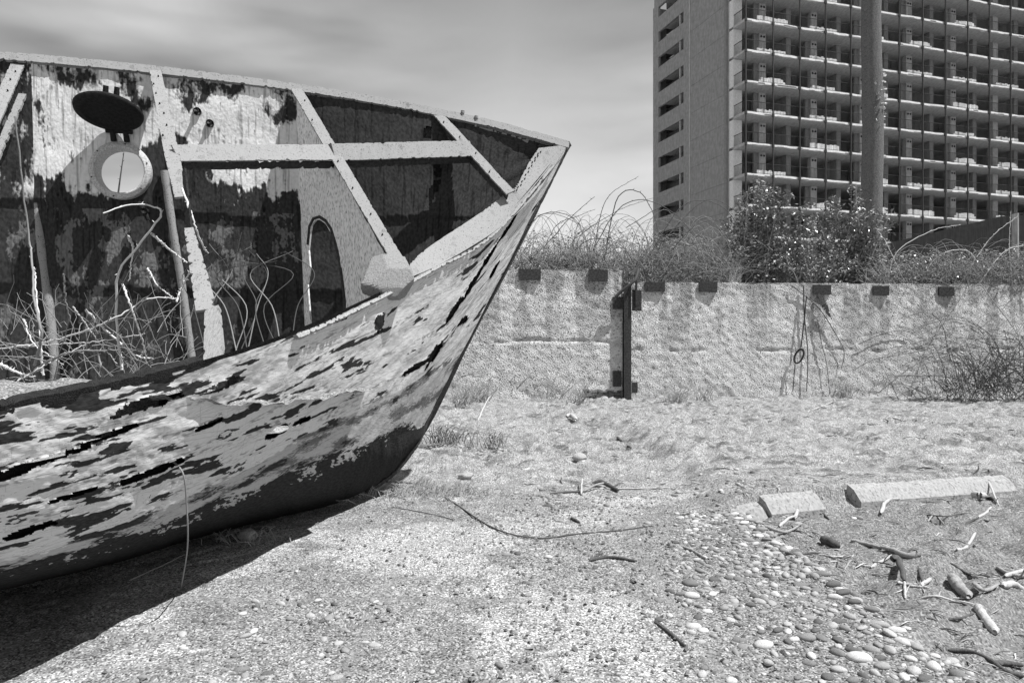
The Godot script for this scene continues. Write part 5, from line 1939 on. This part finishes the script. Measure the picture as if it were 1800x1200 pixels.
# ------------------------------------------------------------------ sky
func make_sky() -> Sky:
	var w := 2048
	var h := 1024
	var S := FastNoiseLite.TYPE_SIMPLEX
	var a := noise_bytes(w, h, 0.010, S, 5, 402, 512, h, false)
	var f := noise_bytes(w, h, 0.035, S, 4, 403, 400, h, false)
	var o := PackedByteArray(); o.resize(w * h)
	for j in h:
		var el := 90.0 - 180.0 * (j + 0.5) / h
		var base := 0.56
		if el > 0.0:
			base = lerpf(0.62, 0.25, smoothstep(3.0, 29.0, el))
		var amp := 0.62 * smoothstep(0.0, 10.0, el) * (1.0 - 0.6 * smoothstep(35.0, 70.0, el))
		for i in w:
			var q := j * w + i
			var sh := j * w + posmod(i + int(0.9 * j), w)
			# blend the seam at the back of the sky
			var n := a[sh] / 255.0 - 0.5
			var g := f[sh] / 255.0 - 0.5
			var e := minf(1.0, minf(i, w - 1 - i) / 120.0)
			var k := base * (1.0 + amp * e * (2.0 * n + 0.8 * g)) + 0.05 * e * amp * n
			o[q] = clampi(int(k * 255.0), 0, 255)
	var m := PanoramaSkyMaterial.new()
	m.panorama = grey_texture(o, w, h)
	var sky := Sky.new()
	sky.sky_material = m
	return sky

func _ready() -> void:
	# camera
	var cam := Camera3D.new()
	cam.name = "camera"
	cam.fov = rad_to_deg(2.0 * atan(600.0 / 1250.0))
	cam.far = 2000.0
	cam.near = 0.05
	add_child(cam)
	cam.position = Vector3(0, EYE, 0)
	cam.current = true
	rng.seed = 5
	hill.seed = 2; hill.frequency = 0.25; hill.fractal_octaves = 4
	hill2.seed = 3; hill2.frequency = 0.3; hill2.fractal_octaves = 3
	rough.seed = 4; rough.frequency = 0.5; rough.fractal_octaves = 4
	textures()
	# sky, sun, exposure
	var env := Environment.new()
	env.background_mode = Environment.BG_SKY
	env.sky = make_sky()
	env.ambient_light_source = Environment.AMBIENT_SOURCE_SKY
	env.tonemap_mode = Environment.TONE_MAPPER_LINEAR
	env.tonemap_exposure = 1.5
	env.sdfgi_enabled = true
	env.ssao_enabled = true
	env.ssil_enabled = true
	var we := WorldEnvironment.new()
	we.name = "world_environment"
	we.environment = env
	add_child(we)
	var sun := DirectionalLight3D.new()
	sun.name = "sun"
	sun.light_energy = 1.6
	sun.light_angular_distance = 0.5
	sun.shadow_enabled = true
	add_child(sun)
	sun.look_at_from_position(SUN * 50.0, Vector3.ZERO, Vector3.FORWARD)
	# setting
	make_ground()
	var tb := MB.new()
	tb.box(Vector3(-60, -0.5, -400), Vector3(200, 2.25, -17.5))
	tb.hexa([Vector3(-14, -0.5, wall_z(-14) - 0.36), Vector3(18, -0.5, wall_z(18) - 0.36), Vector3(18, -0.5, -17.5), Vector3(-14, -0.5, -17.5), Vector3(-14, 2.25, wall_z(-14) - 0.36), Vector3(18, 2.25, wall_z(18) - 0.36), Vector3(18, 2.25, -17.5), Vector3(-14, 2.25, -17.5)])
	setting("upper_terrace", tb, M.sand_plain)
	make_wall("retaining_wall", -14.0, 2.33, 2.70, 1.20, "taller weathered concrete wall section behind the bow", 601, [[912, 950, 474, 493], [1035, 1068, 474, 494]], 0.055)
	make_wall("retaining_wall", 2.52, 17.0, 2.46, 1.02, "longer lower concrete wall section right of the rusty post", 611, [[1135, 1170, 495, 512], [1233, 1265, 494, 512], [1443, 1475, 498, 515], [1556, 1585, 499, 516], [1682, 1710, 500, 516]], 0.05)
	make_building()
	# bare trunk
	var tr := MB.new()
	var tp := PackedVector3Array()
	var rad := PackedFloat32Array()
	for i in 61:
		var y := 2.1 + 0.25 * i
		tp.append(Vector3(11.15 + 0.03 * sin(y), y, -22.0))
		rad.append((0.335 - 0.0055 * (y - 2.0)) * (1.0 + 0.02 * rough.get_noise_1d(y * 4.0)) + 0.02 * exp(-pow((y - 8.7) / 0.35, 2.0)))
	tr.tube(tp, rad, 32)
	var tt := thing("bare_trunk", "tall bare round tree trunk in front of the balconies", "tree trunk", Vector3(11.15, 2.1, -22.0))
	part(tt, "trunk", tr, M.bark)
	tr = MB.new()
	for k in 60:
		var a := rng.randf_range(-0.4, 1.9)
		var y := 8.7 + rng.randfn(0, 0.45)
		var n := Vector3(sin(a), 0, cos(a))
		var p := Vector3(11.15, y, -22.0) + n * 0.31
		leaf(tr, p, (n + Vector3(0, rng.randf_range(-1.2, 0.5), 0)).normalized(), Vector3(rng.randf_range(-1, 1), 0.3, rng.randf_range(-1, 1)).normalized(), rng.randf_range(0.05, 0.13), 0.4)
	part(tt, "loose_bark", tr, M.cane_light, "flaking bark round the middle of the trunk", "stuff")
	# rusty post in the gap between the two walls
	var pz := wall_z(2.43) + 0.10
	var pt := thing("steel_post", "rusty steel post standing in the gap between the wall sections", "post", Vector3(2.43, 0, pz))
	var pb := MB.new()
	pb.box(Vector3(2.36, -0.2, pz - 0.01), Vector3(2.50, 2.42, pz + 0.01))
	pb.box(Vector3(2.42, -0.2, pz - 0.16), Vector3(2.44, 2.40, pz - 0.01))
	pb.box(Vector3(2.345, -0.2, pz + 0.005), Vector3(2.375, 2.41, pz + 0.045))
	part(pt, "shaft", pb, M.plate)
	pb = MB.new()
	pb.tube(curve([Vector3(2.15, 2.12, pz + 0.10), Vector3(2.32, 2.28, pz + 0.13), Vector3(2.50, 2.42, pz + 0.14), Vector3(2.58, 2.52, pz + 0.10), Vector3(2.66, 2.72, pz - 0.05)], 20), PackedFloat32Array([0.035]), 6)
	part(pt, "arm", pb, M.iron)
	pb = MB.new()
	pb.box(Vector3(2.52, 1.84, pz - 0.02), Vector3(2.72, 2.28, pz + 0.0))
	pb.box(Vector3(2.58, 1.95, pz + 0.0), Vector3(2.62, 2.48, pz + 0.07))
	part(pt, "right_plate", pb, M.plate)
	pb = MB.new()
	pb.box(Vector3(2.12, 1.88, pz - 0.07), Vector3(2.34, 2.14, pz - 0.045))
	part(pt, "left_plate", pb, M.plate)
	pb = MB.new()
	pb.box(Vector3(2.12, 0.25, pz - 0.07), Vector3(2.30, 0.58, pz - 0.04))
	pb.box(Vector3(2.52, 0.12, pz - 0.05), Vector3(2.64, 0.34, pz - 0.02))
	part(pt, "foot_plate", pb, M.plate)
	# far dark wall and pillar at the right
	var lw := MB.new()
	lw.hexa([at(1560, 470, 34), at(1900, 470, 34), at(1900, 470, 34.4), at(1560, 470, 34.4), at(1560, 428, 34), at(1760, 380, 34), at(1760, 380, 34.4), at(1560, 428, 34.4)])
	lw.hexa([at(1760, 470, 34.02), at(1900, 470, 34.02), at(1900, 470, 34.4), at(1760, 470, 34.4), at(1760, 380, 34.02), at(1900, 372, 34.02), at(1900, 372, 34.4), at(1760, 380, 34.4)])
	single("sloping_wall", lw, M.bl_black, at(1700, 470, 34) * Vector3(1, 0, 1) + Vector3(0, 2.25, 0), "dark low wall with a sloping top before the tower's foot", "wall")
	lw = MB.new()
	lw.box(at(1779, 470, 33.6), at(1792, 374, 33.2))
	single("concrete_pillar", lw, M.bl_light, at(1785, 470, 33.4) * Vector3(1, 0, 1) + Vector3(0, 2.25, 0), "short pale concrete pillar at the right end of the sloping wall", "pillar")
	make_boat()
	make_plants()
	make_litter()
	make_pebbles()
	make_scraps()
